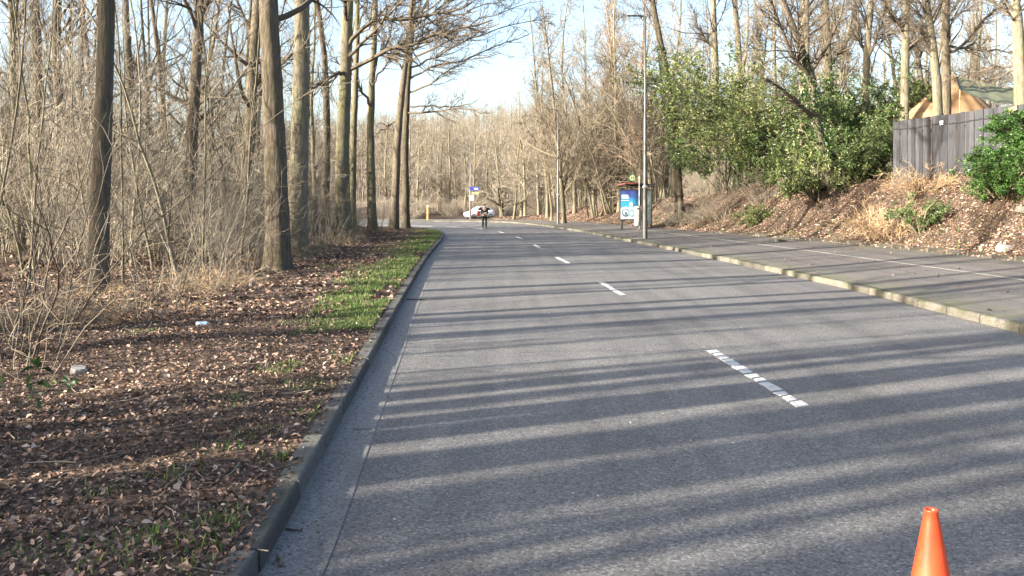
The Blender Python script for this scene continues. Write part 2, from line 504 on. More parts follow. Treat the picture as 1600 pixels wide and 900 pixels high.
# poster: flat print, laid out in the poster's own coordinates
m, nt, b = new_mat('poster_print')
uvx = nd(nt, 'ShaderNodeSeparateXYZ', {0: nd(nt, 'ShaderNodeUVMap', uv_map='UVMap').outputs[0]})
U_, V_ = uvx.outputs[0], uvx.outputs[1]
wob = math_(nt, 'MULTIPLY', math_(nt, 'SUBTRACT', noise(nt, nd(nt, 'ShaderNodeUVMap', uv_map='UVMap').outputs[0], 4.0, 3), 0.5), 0.2)
grad = math_(nt, 'ADD', V_, wob)
col = ramp(nt, grad, [(0.36, (0.75, 0.80, 0.84)), (0.43, (0.05, 0.33, 0.48)), (0.62, (0.04, 0.28, 0.50)), (0.8, (0.05, 0.11, 0.33)), (0.97, (0.035, 0.05, 0.20))])
nt.links.new(col, b.inputs['Base Color'])
b.inputs['Roughness'].default_value = 0.15
M_POSTER = m

# ------------------------------------------------------------------ road lines (metres; camera at the origin, looking along +Y)
LK = [(-0.98, -30), (-1.0, -8), (-1.08, 0), (-1.18, 4), (-1.32, 6.2), (-1.56, 9.85), (-1.96, 15.7), (-2.63, 26.5), (-3.5, 43.5), (-4.15, 51), (-5.3, 57.5), (-8.5, 62), (-14, 64.5), (-24, 66.2), (-60, 68)]
CL = [(2.9, -30), (2.75, -6), (2.62, 2), (2.47, 7.36), (2.35, 10.1), (2.11, 16.2), (1.98, 19), (1.66, 25.3), (1.47, 28.1), (1.14, 33.9), (0.57, 42.7), (-0.38, 51.2), (-1.57, 59.2), (-3.6, 65.0), (-8.4, 70.5), (-16, 73.5), (-30, 75), (-60, 76)]
RK = [(6.6, -30), (6.6, -6), (6.7, 4), (6.8, 11.7), (6.86, 16.1), (6.8, 19), (6.33, 27.8), (5.73, 36.6), (5.13, 43.5), (4.45, 53), (3.35, 62.3), (2.3, 70.5), (0.4, 79), (-2.6, 85.2), (-10.3, 88.2), (-24, 89.8), (-60, 91)]
lk, lks = catmull(LK); cl, cls = catmull(CL); rk, rks = catmull(RK)
LKX = lambda y: np.interp(y, lk[:, 1], lk[:, 0])
RKX = lambda y: np.interp(y, rk[:, 1], rk[:, 0])

def normals_right(p):
    t = nrm(np.gradient(p, axis=0))
    return np.stack([t[:, 1], -t[:, 0]], 1)
rkn = normals_right(rk)
lkn = normals_right(lk)
KT = 0.12                                         # kerb upstand
_s_at = lambda y: np.interp(y, rk[:, 1], rks)
HB_S = [0, _s_at(10), _s_at(32), _s_at(45), _s_at(60), _s_at(72), _s_at(80), _s_at(85), _s_at(87), rks[-1]]
HB_V = [2.9, 2.9, 2.7, 2.4, 2.0, 1.7, 1.2, 0.35, -0.45, -0.5]
PW_V = [6.3, 6.3, 6.1, 5.3, 4.9, 4.0, 3.2, 2.6, 2.4, 2.4]
def right_z(o, s):
    hb = np.interp(s, HB_S, HB_V); pw = np.interp(s, HB_S, PW_V)
    zp = KT + 0.036 * np.minimum(o, pw)
    t = np.clip((o - pw) / 3.9, 0, 1)
    rise = (0.55*t + 0.45*t*t*(3-2*t)) * hb + 0.03 * np.maximum(o - pw - 3.9, 0)
    bumps = np.where(o > pw, (vnoise(o*0.9 + 3, s*0.5, 3) - 0.5) * 0.45 + (vnoise(o*2.7, s*2.3, 4) - 0.5) * 0.12, 0) * np.clip((o-pw)/0.8, 0, 1)
    return zp + rise + bumps
def right_off(x, y):
    d = (rk[:, 0] - x)**2 + (rk[:, 1] - y)**2
    i = int(np.argmin(d))
    o = (x - rk[i, 0]) * rkn[i, 0] + (y - rk[i, 1]) * rkn[i, 1]
    return o, rks[i]
def left_z(x, y):
    e = np.maximum(LKX(y) - x, 0)
    return KT - 0.015 + (vnoise(x*0.7, y*0.7, 7) - 0.4) * 0.16 * np.clip(e/1.5, 0, 1) + (vnoise(x*3, y*3, 8) - 0.5) * 0.05 * np.clip(e/0.4, 0, 1) + 0.012 * np.maximum(e - 4, 0)
def hill_z(x, y):
    t = np.clip((y - 105) / 260.0, 0, 1)
    h = t*t*(3-2*t) * 26 + np.clip((y-330)/800, 0, 1) * 30
    return -0.62 + h * (1 + 0.25*np.sin(x*0.02 + 1.0)) + (vnoise(x*0.03, y*0.03, 5) - 0.5) * 2.0 * t
def surf_z(x, y):
    if y < 67 and x < LKX(y):
        return float(left_z(np.float64(x), np.float64(y)))
    o, s = right_off(x, y)
    if 0 <= o < 58:
        z = float(right_z(np.float64(o), np.float64(s)))
        return max(z, float(hill_z(x, y)))
    return float(hill_z(x, y))

# ground sheet to the horizon
gx = np.concatenate([np.linspace(-2000, -200, 14), np.linspace(-180, 180, 37), np.linspace(200, 2000, 14)])
gy = np.concatenate([np.linspace(-400, 60, 12), np.linspace(70, 400, 56), np.linspace(430, 3000, 20)])
GX, GY = np.meshgrid(gx, gy)
GZ = hill_z(GX, GY)
def grid_quads(nr, nc):
    i = np.arange(nr-1)[:, None]*nc + np.arange(nc-1)[None]
    return np.stack([i, i+1, i+nc+1, i+nc], -1).reshape(-1, 4)
g = obj('ground', mesh_np('ground', np.stack([GX, GY, GZ], -1).reshape(-1, 3), grid_quads(len(gy), len(gx)), None, M_HILL, True))
tag(g, 'brown wooded hillside rising beyond the bend', kind='structure')

# carriageway between the kerbs: rows matched left to right by fraction of arc
n_rows = 420
fl = np.interp(np.linspace(0, 1, n_rows), np.linspace(0, 1, len(lk)), np.arange(len(lk)))
A = np.stack([np.interp(fl, np.arange(len(lk)), lk[:, k]) for k in (0, 1)], 1)
fr = np.linspace(0, len(rk)-1, n_rows)
B = np.stack([np.interp(fr, np.arange(len(rk)), rk[:, k]) for k in (0, 1)], 1)
ncol = 9
w = np.linspace(0, 1, ncol)[None, :, None]
Rxy = A[:, None]*(1-w) + B[:, None]*w
Rz = np.zeros(Rxy.shape[:2] + (1,))
road = obj('road', mesh_np('road', np.concatenate([Rxy, Rz], -1).reshape(-1, 3), grid_quads(n_rows, ncol), None, M_ROAD, True))
tag(road, 'grey asphalt carriageway striped with tree shadows', kind='structure')

def ribbon(p, nrmv, o0, o1, z, name, mat, parent=None, i0=0, i1=None):
    i1 = i1 or len(p)
    a = p[i0:i1] + nrmv[i0:i1]*o0; b_ = p[i0:i1] + nrmv[i0:i1]*o1
    V = np.stack([np.c_[a, np.full(len(a), z)], np.c_[b_, np.full(len(b_), z)]], 1).reshape(-1, 3)
    return obj(name, mesh_np(name, V, grid_quads(len(a), 2), None, mat), parent)
# gutter band along the verge kerb, laid as two strips with a narrow joint
ig = int(np.searchsorted(lk[:, 1], 64))
ribbon(lk, lkn, -0.05, 0.30, 0.004, 'gutter_strip', M_GUTTER, road, 0, ig)

# lane dashes: each a worn painted stroke, cut by diagonal slits
def cl_at(s):
    return np.array([np.interp(s, cls, cl[:, 0]), np.interp(s, cls, cl[:, 1])])
def dash(s0, s1, wd=0.115, bars=0, z=0.008):
    mb = MB()
    n = bars if bars else 6
    for k in range(n):
        a0 = s0 + (s1-s0)*k/n; a1 = s0 + (s1-s0)*(k+1)/n
        if bars: a0 += random.uniform(0.0, 0.03); a1 -= random.uniform(0.005, 0.05)
        V = []
        for aa in (a0, a1):
            p = cl_at(aa); q = cl_at(aa+0.05); t = (q-p)/np.linalg.norm(q-p); nn = np.array([t[1], -t[0]])
            j1, j2 = (random.uniform(-0.015, 0.015), random.uniform(-0.015, 0.015)) if bars else (0, 0)
            sk = 0.03 if bars else 0.0
            V += [np.r_[p - nn*(wd/2+j1) - t*sk, z], np.r_[p + nn*(wd/2+j2) + t*sk, z]]
        V = np.array(V)
        Vb = V.copy(); Vb[:, 2] = 0.001
        mb.add(np.vstack([V, Vb]), [(0,1,3,2), (0,4,5,1), (1,5,7,3), (3,7,6,2), (2,6,4,0)])
    return mb.build('lane_marking', M_PAINT, road)
s_first = float(np.interp(7.3, cl[:, 1], cls))
for k in range(-1, 7):
    a = s_first + 9.0*k
    dash(a, a + 2.85, 0.115, 14 if k <= 1 else 0)
sb = s_first + 9.0*6 + 4.2
dash(sb, sb + 3.0, 0.13); dash(sb + 4.6, sb + 22, 0.13)

# verge and woodland floor (left of the left kerb)
ry = np.concatenate([np.linspace(-30, 2, 30), np.linspace(2.2, 30, 150), np.linspace(30.3, 57, 90), np.linspace(57.2, 67.8, 60)])
es = np.concatenate([np.linspace(0.09, 9, 60), np.linspace(9.6, 30, 30), np.linspace(33, 110, 14)])
RY, ES = np.meshgrid(ry, es, indexing='ij')
VX = LKX(RY) - ES
VZ = left_z(VX, RY)
VZ = np.where(RY > 66.5, VZ - (RY-66.5)*0.12, VZ)
verge = obj('woodland_floor', mesh_np('woodland_floor', np.stack([VX, RY, VZ], -1).reshape(-1, 3), grid_quads(len(ry), len(es))[:, ::-1], None, M_FLOOR, True))
tag(verge, 'leaf covered verge and woodland floor', kind='structure')

# pavement and bank (right of the right kerb)
osr = np.concatenate([[0.16, 0.5, 1.0, 1.6, 2.2, 2.9, 3.0, 3.6, 4.3]])
irk = np.arange(0, len(rk), 2)
pwv = np.interp(rks[irk], HB_S, PW_V)
fr_p = np.linspace(0, 1, 10)
O = 0.16 + fr_p[None]*(pwv[:, None] + 0.25 - 0.16)
def sweep_right(O, extra=0.0):
    P = rk[irk][:, None] + rkn[irk][:, None]*O[..., None]
    Z = right_z(O, np.repeat(rks[irk][:, None], O.shape[1], 1)) + extra
    return np.concatenate([P, Z[..., None]], -1).reshape(-1, 3)
Sg = np.repeat(rks[irk][:, None], O.shape[1], 1)
Pv = sweep_right(O)
Pv[:, 2] = (KT + 0.036*O).ravel()
pave = obj('pavement', mesh_np('pavement', Pv, grid_quads(len(irk), O.shape[1])[:, ::-1], None, M_PAVE, True, np.stack([O.ravel(), Sg.ravel()], 1)))
tag(pave, 'asphalt foot and cycle path behind mossy kerb', kind='structure')
ob_ = np.concatenate([np.linspace(-0.25, 0.1, 4), np.linspace(0.3, 4.2, 18), np.linspace(4.6, 14, 14), np.linspace(16, 52, 10)])
O2 = pwv[:, None] + ob_[None]
Bv = sweep_right(O2)
Bv[:, 2] += np.where(ob_[None] < 0, -0.03, 0.004).repeat(len(irk), 0).ravel() if False else (np.where(np.repeat(ob_[None], len(irk), 0) < 0, -0.03, 0.004)).ravel()
bank = obj('bank', mesh_np('bank', Bv, grid_quads(len(irk), O2.shape[1])[:, ::-1], None, M_FLOOR, True))
tag(bank, 'leaf strewn earth bank above the pavement', kind='structure')
# pale joint line between foot and cycle path
a = rk + rkn*3.16; b_ = rk + rkn*3.27
jj = int(np.searchsorted(rks, _s_at(80)))
V = np.stack([np.c_[a, np.full(len(a), KT+0.036*3.16+0.006)], np.c_[b_, np.full(len(b_), KT+0.036*3.27+0.006)]], 1)[:jj].reshape(-1, 3)
obj('path_line', mesh_np('path_line', V, grid_quads(jj, 2)[:, ::-1], None, M_LINE), pave)

# kerb stones
def kerb_mesh(name, L, Wd, H, mat, r):
    # profile from road side to back, rounded front arris, ends chamfered
    prof = [(0, -0.12), (0, H-r)] + [(r - r*math.cos(a_), H - r + r*math.sin(a_)) for a_ in (0.4, 0.8, 1.2, math.pi/2)] + [(Wd, H), (Wd, -0.12)]
    prof = np.array(prof); c = prof.mean(0)
    V = []
    for y, s in ((-L/2, 0.96), (-L/2+0.012, 1), (L/2-0.012, 1), (L/2, 0.96)):
        p = c + (prof-c)*s
        V += [(px, y, pz) for px, pz in p]
    n = len(prof); q = []
    for k in range(3):
        for i in range(n):
            j = (i+1) % n
            q.append((k*n+i, k*n+j, k*n+n+j, k*n+n+i))
    t = [(0, i, i+1) for i in range(1, n-1)] + [(3*n, 3*n+i+1, 3*n+i) for i in range(1, n-1)]
    return mesh_np(name, V, q, t, mat)
def kerb_run(name, label, p, s, nv, side, me, y0, sp, lim):
    k = empty(name, (p[0, 0], p[0, 1], 0)); tag(k, label, kind='structure')
    k.location = (0, 0, 0)
    d = float(np.interp(y0, p[:, 1], s))
    while d < lim:
        x, y = np.interp(d, s, p[:, 0]), np.interp(d, s, p[:, 1])
        x2, y2 = np.interp(d+0.3, s, p[:, 0]), np.interp(d+0.3, s, p[:, 1])
        o = obj('kerb_stone', me, k)
        o.location = (x, y, random.uniform(-0.008, 0.006))
        ang = math.atan2(y2-y, x2-x) - math.pi/2
        o.rotation_euler = (random.uniform(-0.006, 0.006), random.uniform(-0.012, 0.012), ang + random.uniform(-0.006, 0.006) + (0 if side > 0 else math.pi))
        d += sp
    return k
kr = kerb_run('kerb_right', 'pale mossy kerb of single stones along the pavement', rk, rks, rkn, 1, kerb_mesh('kerb_stone', 0.974, 0.17, KT+0.004, M_KERB_L, 0.045), 3.0, 1.0, rks[-1]-30)
kl = kerb_run('kerb_left', 'dark concrete kerb of single stones along the verge', lk, lks, lkn, -1, kerb_mesh('kerb_stone', 0.978, 0.13, KT, M_KERB_D, 0.022), -0.5, 1.0, float(np.interp(66, lk[:, 1], lks)))
# low edging stones at the foot of the bank
me_edge = kerb_mesh('edging_stone', 0.97, 0.09, 0.09, M_KERB_L, 0.02)
eb = empty('edging'); tag(eb, 'low mossy edging stones at the foot of the leafy bank', kind='structure')
for i in range(34):
    d = _s_at(10) + i*1.0
    pw = np.interp(d, HB_S, PW_V)
    x, y = np.interp(d, rks, rk[:, 0]), np.interp(d, rks, rk[:, 1])
    nx, ny = np.interp(d, rks, rkn[:, 0]), np.interp(d, rks, rkn[:, 1])
    o = obj('edging_stone', me_edge, eb)
    o.location = (x + nx*(pw+0.05), y + ny*(pw+0.05), KT + 0.036*pw + random.uniform(-0.03, 0.02))
    o.rotation_euler = (random.uniform(-.02, .02), random.uniform(-.1, .1), math.atan2(-nx, ny) + random.uniform(-.03, .03))

# ------------------------------------------------------------------ plant growth
def grow(r, P, R, n, t0, t1, ang, asd, length, npts, rr, rmin, up=0.0, wander=0.12, droop=0.0, bias=None, bw=0.0, tip=0.25, lfall=0.4):
    """n children on polylines P (B,N,3) with radii R; returns new polylines"""
    B, N = P.shape[:2]
    L = np.linalg.norm(np.diff(P, axis=1), axis=2).sum(1)
    b = r.choice(B, n, p=L/L.sum())
    t = r.uniform(t0, t1, n)
    f = t*(N-1); i = np.minimum(f.astype(int), N-2); u = (f-i)[:, None]
    p = P[b, i]*(1-u) + P[b, i+1]*u
    T = nrm(P[b, i+1] - P[b, i])
    rad = R[b, i]*(1-u[:, 0]) + R[b, i+1]*u[:, 0]
    rv = r.normal(size=(n, 3))
    if bias is not None: rv = rv + np.asarray(bias)*bw
    perp = nrm(rv - (rv*T).sum(1, keepdims=True)*T)
    a = np.clip(r.normal(ang, asd, n), 0.1, 2.0)[:, None]
    d = nrm(np.cos(a)*T + np.sin(a)*perp)
    ln = length(r, n) if callable(length) else L[b]*length*r.uniform(0.6, 1.25, n)
    ln = ln*(1 - lfall*(t-t0)/max(t1-t0, 1e-6))
    step = (ln/(npts-1))[:, None]
    out = [p]
    for k in range(npts-1):
        d = nrm(d + r.normal(size=(n, 3))*wander + np.array([0, 0, up]) - np.array([0, 0, droop])*k/npts)
        p = p + d*step
        out.append(p)
    C = np.stack(out, 1)
    r0 = np.maximum(rad*rr, rmin)
    CR = np.maximum(r0[:, None]*np.linspace(1, tip, npts)[None], rmin*0.6)
    return C, CR

def stemline(r, H, r0, npts=22, wander=0.02, lean=(0, 0), flare=1.45, top=0.25, x0=(0, 0, -0.15)):
    d = nrm(np.array([lean[0], lean[1], 1.0])); p = np.array(x0, float); out = [p.copy()]
    zs = np.linspace(0, 1, npts)**1.25
    for k in range(1, npts):
        d = nrm(d + r.normal(size=3)*wander*np.array([1, 1, 0.2]) + np.array([0, 0, 0.02]))
        p = p + d*H*(zs[k]-zs[k-1]); out.append(p.copy())
    P = np.array(out)[None]
    R = r0*(1 - (1-top)*zs**0.9)
    R = R*(1 + (flare-1)*np.exp(-zs*H/0.35))
    return P, R[None]

def join(chunks):
    V, Q, n = [], [], 0
    for v_, q_ in chunks:
        V.append(v_); Q.append(q_+n); n += len(v_)
    return np.concatenate(V), np.concatenate(Q)

def trunk_mesh(r, P, R, k, mat, rough=0.05, burls=()):
    N = P.shape[1]
    a = np.linspace(0, 2*math.pi, k, endpoint=False)
    jit = 1 + rough*r.normal(size=(1, N, k))*0.6
    lob = sum(np.cos(a*mm + r.uniform(0, 6))*r.uniform(0.4, 1)*rough for mm in (2, 3, 5))
    z = P[0, :, 2]
    jit = jit + lob[None, None]*(1 + 2.0*np.exp(-np.maximum(z, 0)/0.5))[None, :, None]
    for bz, ba, bs, bh in burls:
        jit = jit + (bs*np.exp(-((z-bz)/bh)**2))[None, :, None]*np.maximum(np.cos(a-ba), 0)[None, None]**4
    V, Q = tubes(P, R, k, jit)
    return mesh_np('trunk', V, Q, None, mat, True)

def leaves_at(r, pts, dirs, size, droop=0.2, fold=0.25, wide=0.42):
    """pointed leaf of two folded quads, base at pts, along dirs"""
    n = len(pts)
    d = nrm(dirs + r.normal(size=(n, 3))*0.45 - np.array([0, 0, droop]))
    rv = r.normal(size=(n, 3)) + np.array([0, 0, 1.5])
    up = nrm(rv - (rv*d).sum(1, keepdims=True)*d)
    sd = np.cross(d, up)
    s = (size*r.uniform(0.65, 1.25, n))[:, None]
    w = s*wide
    V = np.stack([pts, pts + d*s*0.45 + sd*w*0.5 + up*w*fold, pts + d*s - up*s*0.08, pts + d*s*0.45 - sd*w*0.5 + up*w*fold], 1)
    Q = np.arange(n)[:, None]*4
    # split along the mid rib: two triangles sharing base-tip edge
    T = np.stack([Q[:, 0], Q[:, 0]+1, Q[:, 0]+2, Q[:, 0], Q[:, 0]+2, Q[:, 0]+3], 1).reshape(-1, 3)
    return V.reshape(-1, 3), T

def forest_tree(seed, H=20, r0=0.3, first=0.33, limbs=26, l2=150, l3=800, l4=1700, barkm=None, twigm=None, ang=0.95, up=0.10, llen=(2.2, 5.0), lean=(0, 0), wander=0.02, k=14, burls=(), bias=None, bw=0.0, npts=26, leaves=0, leafm=None, twig_r=0.006, fork=None, epic=0):
    r = np.random.default_rng(seed)
    barkm = barkm or M_BARK; twigm = twigm or M_TWIG
    P, R = stemline(r, H, r0, npts, wander, lean)
    A, AR = grow(r, P, R, limbs, first, 0.98, ang, 0.22, lambda q, n: q.uniform(llen[0], llen[1], n), 9, 0.42, 0.018, up, 0.12, 0, bias, bw, 0.22, 0.5)
    ch = [tubes(A, AR, 6)]
    Bp, BR = grow(r, A, AR, l2, 0.15, 0.97, 0.75, 0.25, 0.42, 7, 0.55, 0.010, 0.05, 0.13, lfall=0.3)
    ch.append(tubes(Bp, BR, 4))
    C, CR = grow(r, Bp, BR, l3, 0.1, 1.0, 0.7, 0.25, 0.5, 5, 0.6, twig_r, 0.03, 0.14, lfall=0.2)
    ch.append(tubes(C, CR, 3))
    D, DR = grow(r, C, CR, l4, 0.1, 1.0, 0.6, 0.25, 0.6, 4, 0.7, twig_r*0.8, 0.02, 0.12, lfall=0.1)
    ch.append(tubes(D, DR, 3))
    if epic:
        E, ER = grow(r, P, R, epic, 0.05, 0.6, 1.1, 0.25, lambda q, n: q.uniform(0.3, 1.3, n), 5, 0.05, 0.006, 0.1, 0.2)
        ch.append(tubes(E, ER, 3))
    V, Q = join(ch)
    tm = trunk_mesh(r, P, R, k, barkm, 0.05, burls)
    cm = mesh_np('crown', V, Q, None, twigm)
    lm = None
    if leaves:
        idx = r.integers(0, len(D), leaves)
        pts = D[idx, -1]; dr = nrm(D[idx, -1]-D[idx, -2])
        lv, lt = leaves_at(r, pts, dr, 0.11, 0.8)
        lm = mesh_np('leaves', lv, None, lt, leafm or M_HANG)
    return tm, cm, lm

def pole_tree(seed, H=9, r0=0.05, n1=14, n2=70, n3=160, barkm=None, twigm=None, lean=(0, 0), wander=0.06):
    r = np.random.default_rng(seed)
    P, R = stemline(r, H, r0, 16, wander, lean, 1.25, 0.15)
    A, AR = grow(r, P, R, n1, 0.18, 0.97, 0.65, 0.2, lambda q, n: q.uniform(0.6, 2.3, n), 7, 0.45, 0.008, 0.10, 0.13)
    Bp, BR = grow(r, A, AR, n2, 0.15, 1, 0.7, 0.25, 0.5, 5, 0.6, 0.005, 0.04, 0.16)
    C, CR = grow(r, Bp, BR, n3, 0.1, 1, 0.6, 0.25, 0.7, 4, 0.7, 0.0038, 0.02, 0.16)
    V, Q = join([tubes(A, AR, 4), tubes(Bp, BR, 3), tubes(C, CR, 3)])
    V0, Q0 = tubes(P, R, 7)
    return mesh_np('trunk', V0, Q0, None, barkm or M_BARK_GREEN, True), mesh_np('crown', V, Q, None, twigm or M_TWIG), None

def twig_shrub(seed, stems=16, H=3.0, spread=0.5, n2=150, n3=600, rad=0.014, twigm=None, stemm=None, arch=0.05, base_r=0.45, twig_r=0.0036, lenr=0.45):
    r = np.random.default_rng(seed)
    S, SR = [], []
    for i in range(stems):
        a = r.uniform(0, 6.283); q = base_r*math.sqrt(r.uniform())
        h = H*r.uniform(0.55, 1.1)
        d = nrm(np.array([math.cos(a)*spread*r.uniform(0.2, 1.2), math.sin(a)*spread*r.uniform(0.2, 1.2), 1.0]))
        p = np.array([math.cos(a)*q, math.sin(a)*q, -0.08]); out = [p.copy()]
        for k in range(9):
            d = nrm(d + r.normal(size=3)*0.10 - np.array([0, 0, arch])*k/4)
            p = p + d*h/9; out.append(p.copy())
        S.append(out); SR.append(np.linspace(1, 0.3, 10)*rad*r.uniform(0.6, 1.5))
    S = np.array(S); SR = np.array(SR)
    Bp, BR = grow(r, S, SR, n2, 0.12, 1, 0.75, 0.3, lenr, 6, 0.55, twig_r*1.4, 0.05, 0.17, lfall=0.4)
    C, CR = grow(r, Bp, BR, n3, 0.05, 1, 0.75, 0.3, 0.6, 4, 0.7, twig_r, 0.02, 0.2, lfall=0.2)
    st = tubes(S, SR, 5)
    V, Q = join([tubes(Bp, BR, 3), tubes(C, CR, 3)])
    return mesh_np('stems', st[0], st[1], None, stemm or M_TWIG_PALE, True), mesh_np('crown', V, Q, None, twigm or M_TWIG), None

def leafy_shrub(seed, stems=9, H=4.0, spread=0.7, n2=90, n3=420, per=22, leaf=0.12, leafm=None, base_r=0.5, arch=0.06, stemm=None, tail=0.35, up=0.05, t_lo=0.35, lean=(0, 0), stem_r=0.035):
    r = np.random.default_rng(seed)
    S, SR = [], []
    for i in range(stems):
        a = r.uniform(0, 6.283); q = base_r*math.sqrt(r.uniform())
        h = H*r.uniform(0.6, 1.08)
        d = nrm(np.array([math.cos(a)*spread*r.uniform(0.2, 1.2) + lean[0], math.sin(a)*spread*r.uniform(0.2, 1.2) + lean[1], 1.0]))
        p = np.array([math.cos(a)*q, math.sin(a)*q, -0.1]); out = [p.copy()]
        for k in range(9):
            d = nrm(d + r.normal(size=3)*0.09 - np.array([0, 0, arch])*k/4)
            p = p + d*h/9; out.append(p.copy())
        S.append(out); SR.append(np.linspace(1, 0.3, 10)*stem_r*r.uniform(0.6, 1.4))
    S = np.array(S); SR = np.array(SR)
    Bp, BR = grow(r, S, SR, n2, t_lo, 1, 0.85, 0.3, 0.42, 6, 0.5, min(0.008, stem_r*0.5), up, 0.14, lfall=0.45)
    C, CR = grow(r, Bp, BR, n3, 0.1, 1, 0.7, 0.3, 0.5, 5, 0.6, 0.005, 0.06, 0.16, lfall=0.2)
    idx = np.repeat(np.arange(n3), per)
    t = r.uniform(tail, 1.0, len(idx))*4
    i = np.minimum(t.astype(int), 3); u = (t-i)[:, None]
    pts = C[idx, i]*(1-u) + C[idx, i+1]*u
    T = nrm(C[idx, i+1]-C[idx, i])
    rv = r.normal(size=T.shape)
    dirs = nrm(T*0.5 + nrm(rv - (rv*T).sum(1, keepdims=True)*T))
    lv, lt = leaves_at(r, pts, dirs, leaf, 0.15, 0.3, 0.46)
    V, Q = join([tubes(S, SR, 5), tubes(Bp, BR, 3), tubes(C, CR, 3)])
    return mesh_np('stems', V, Q, None, stemm or M_BARK_GREEN, True), None, mesh_np('leaves', lv, None, lt, leafm or M_EVER)

def place(name, proto, x, y, label, cat, group=None, rz=None, sc=1.0, sz=None, lean=(0, 0), dz=0.0, z=None, names=('trunk', 'crown', 'leaves')):
    e = bpy.data.objects.new(name, None); COL.objects.link(e)
    e.empty_display_size = 0.3
    e.location = (x, y, (surf_z(x, y) if z is None else z) + dz)
    e.rotation_euler = (lean[1], lean[0], random.uniform(0, 6.28) if rz is None else rz)
    e.scale = (sc, sc, sz if sz else sc)
    tag(e, label, cat, group)
    for nm, me in zip(names, proto):
        if me is not None:
            c = bpy.data.objects.new(nm, me); COL.objects.link(c); c.parent = e
            if nm in ('leaves', 'crown', 'stems'): c['kind'] = 'stuff'
    return e

def px(x, D): return (x - 800.0) * D / FPX
def zpx(y, D): return HC + (YH - y) * D / FPX

# ------------------------------------------------------------------ trees: prototypes
BIG = [forest_tree(100+i, 20, 0.30, 0.34, 24, 130, 560, 1100, M_BARK, M_TWIG_DARK, epic=14) for i in range(3)]
SPARSE = [forest_tree(250+i, 19, 0.24, 0.45, 10, 34, 70, 20, M_BARK, M_TWIG_DARK, llen=(2, 4.5), wander=0.018, k=10) for i in range(3)]
MID = [forest_tree(200+i, 17, 0.17, 0.28, 24, 120, 560, 1200, M_BARK_GREEN, M_TWIG, wander=0.03, k=10, epic=16) for i in range(3)]
ASC = [forest_tree(300+i, 17, 0.16, 0.22, 34, 170, 800, 1600, M_BARK_PALE, M_TWIG, ang=0.75, up=0.085, llen=(2.5, 5.5), wander=0.03, k=10, twig_r=0.013) for i in range(3)]
SPR = [forest_tree(400+i, 11, 0.16, 0.16, 30, 170, 800, 1700, M_BARK_GREEN, M_TWIG_PALE, ang=0.85, up=0.10, llen=(2.5, 5.5), wander=0.04, k=10, twig_r=0.016) for i in range(2)]
FAR = [forest_tree(500+i, 16, 0.20, 0.15, 34, 190, 800, 1500, M_BARK_PALE, (M_TWIG_PALE, M_TWIG, M_TWIG_PALE)[i], ang=0.8, up=0.09, llen=(2.0, 5.0), k=8, twig_r=0.018, npts=14) for i in range(3)]
POLE = [pole_tree(600+i, 9.5, 0.042, 20, 110, 260, twigm=(M_TWIG, M_TWIG_PALE, M_TWIG)[i % 3], barkm=(M_BARK_GREEN, M_BARK_PALE)[i % 2]) for i in range(5)]
SHRUB = [twig_shrub(700+i, 16, 3.0, 0.45, 160, 800, twigm=(M_TWIG_PALE, M_TWIG_PALE, M_TWIG)[i % 3]) for i in range(5)]
THICK = [twig_shrub(720+i, 12, 5.6, 0.22, 170, 950, 0.020, M_TWIG_PALE, M_TWIG_PALE, 0.01, 0.9, 0.0062, 0.28) for i in range(3)]
BRAMBLE = [twig_shrub(750+i, 22, 1.5, 1.1, 150, 520, 0.008, (M_TWIG_RED, M_TWIG, M_STRAW)[i % 3], M_TWIG, 0.28, 0.6, 0.003, 0.3) for i in range(3)]
WAND = [twig_shrub(780+i, 7, 3.2, 0.24, 24, 40, 0.008, M_TWIG, M_TWIG_PALE, 0.03, 0.7, 0.003, 0.2) for i in range(2)]

# ------------------------------------------------------------------ left wood: the trees one can tell apart
def trunk_at(x, D, dia, proto_list, i, label, r0, rz=None, H=None, lean=(0, 0), name='woodland_tree'):
    s = dia/(2*r0)
    return place(name, proto_list[i], px(x, D), D, label, 'tree', 'single trees of the wood beside the verge', rz, s, H, lean)
A_proto = forest_tree(31, 20, 0.31, 0.40, 20, 110, 480, 900, M_BARK, M_TWIG_DARK, wander=0.010, k=22, npts=60, epic=20,
                      burls=((6.2, 0.0, 0.35, 0.30), (5.1, 0.3, 0.22, 0.22), (3.4, 0.2, 0.12, 0.25)))
place('woodland_tree', A_proto, px(434, 21.4), 21.4, 'thickest rough trunk at the edge of the leafy verge, burls on its side', 'tree', 'single trees of the wood beside the verge', 0.0, 1.0, 1.0, (0.006, 0))
B_proto = forest_tree(32, 21, 0.30, 0.42, 20, 110, 480, 900, M_BARK_PALE, M_TWIG_DARK, wander=0.008, k=18, npts=50, epic=14)
place('woodland_tree', B_proto, px(463, 25.5), 25.5, 'smoother pale tan trunk just behind the thickest burled trunk', 'tree', 'single trees of the wood beside the verge', 1.0, 1.0, 1.0, (0.004, 0))
C_proto = forest_tree(33, 18, 0.175, 0.42, 18, 100, 420, 800, M_BARK_SHADED, M_TWIG_DARK, wander=0.006, k=16, npts=50, epic=22)
place('woodland_tree', C_proto, px(154, 14.8), 14.8, 'dark slender trunk rising from the brush nearest the near end of the wood', 'tree', 'single trees of the wood beside the verge', 2.0, 1.0, 1.0, (0.012, 0))
trunk_at(291, 25, 0.46, BIG, 0, 'dark trunk midway between the slender near trunk and the thickest trunk', 0.30, lean=(0.03, 0))
trunk_at(384, 28, 0.52, BIG, 1, 'two-tone trunk just short of the thickest trunk, one flank sunlit', 0.30, lean=(-0.004, 0))
trunk_at(100, 30, 0.46, BIG, 2, 'grey trunk half hidden by brush beyond the slender near trunk', 0.30)
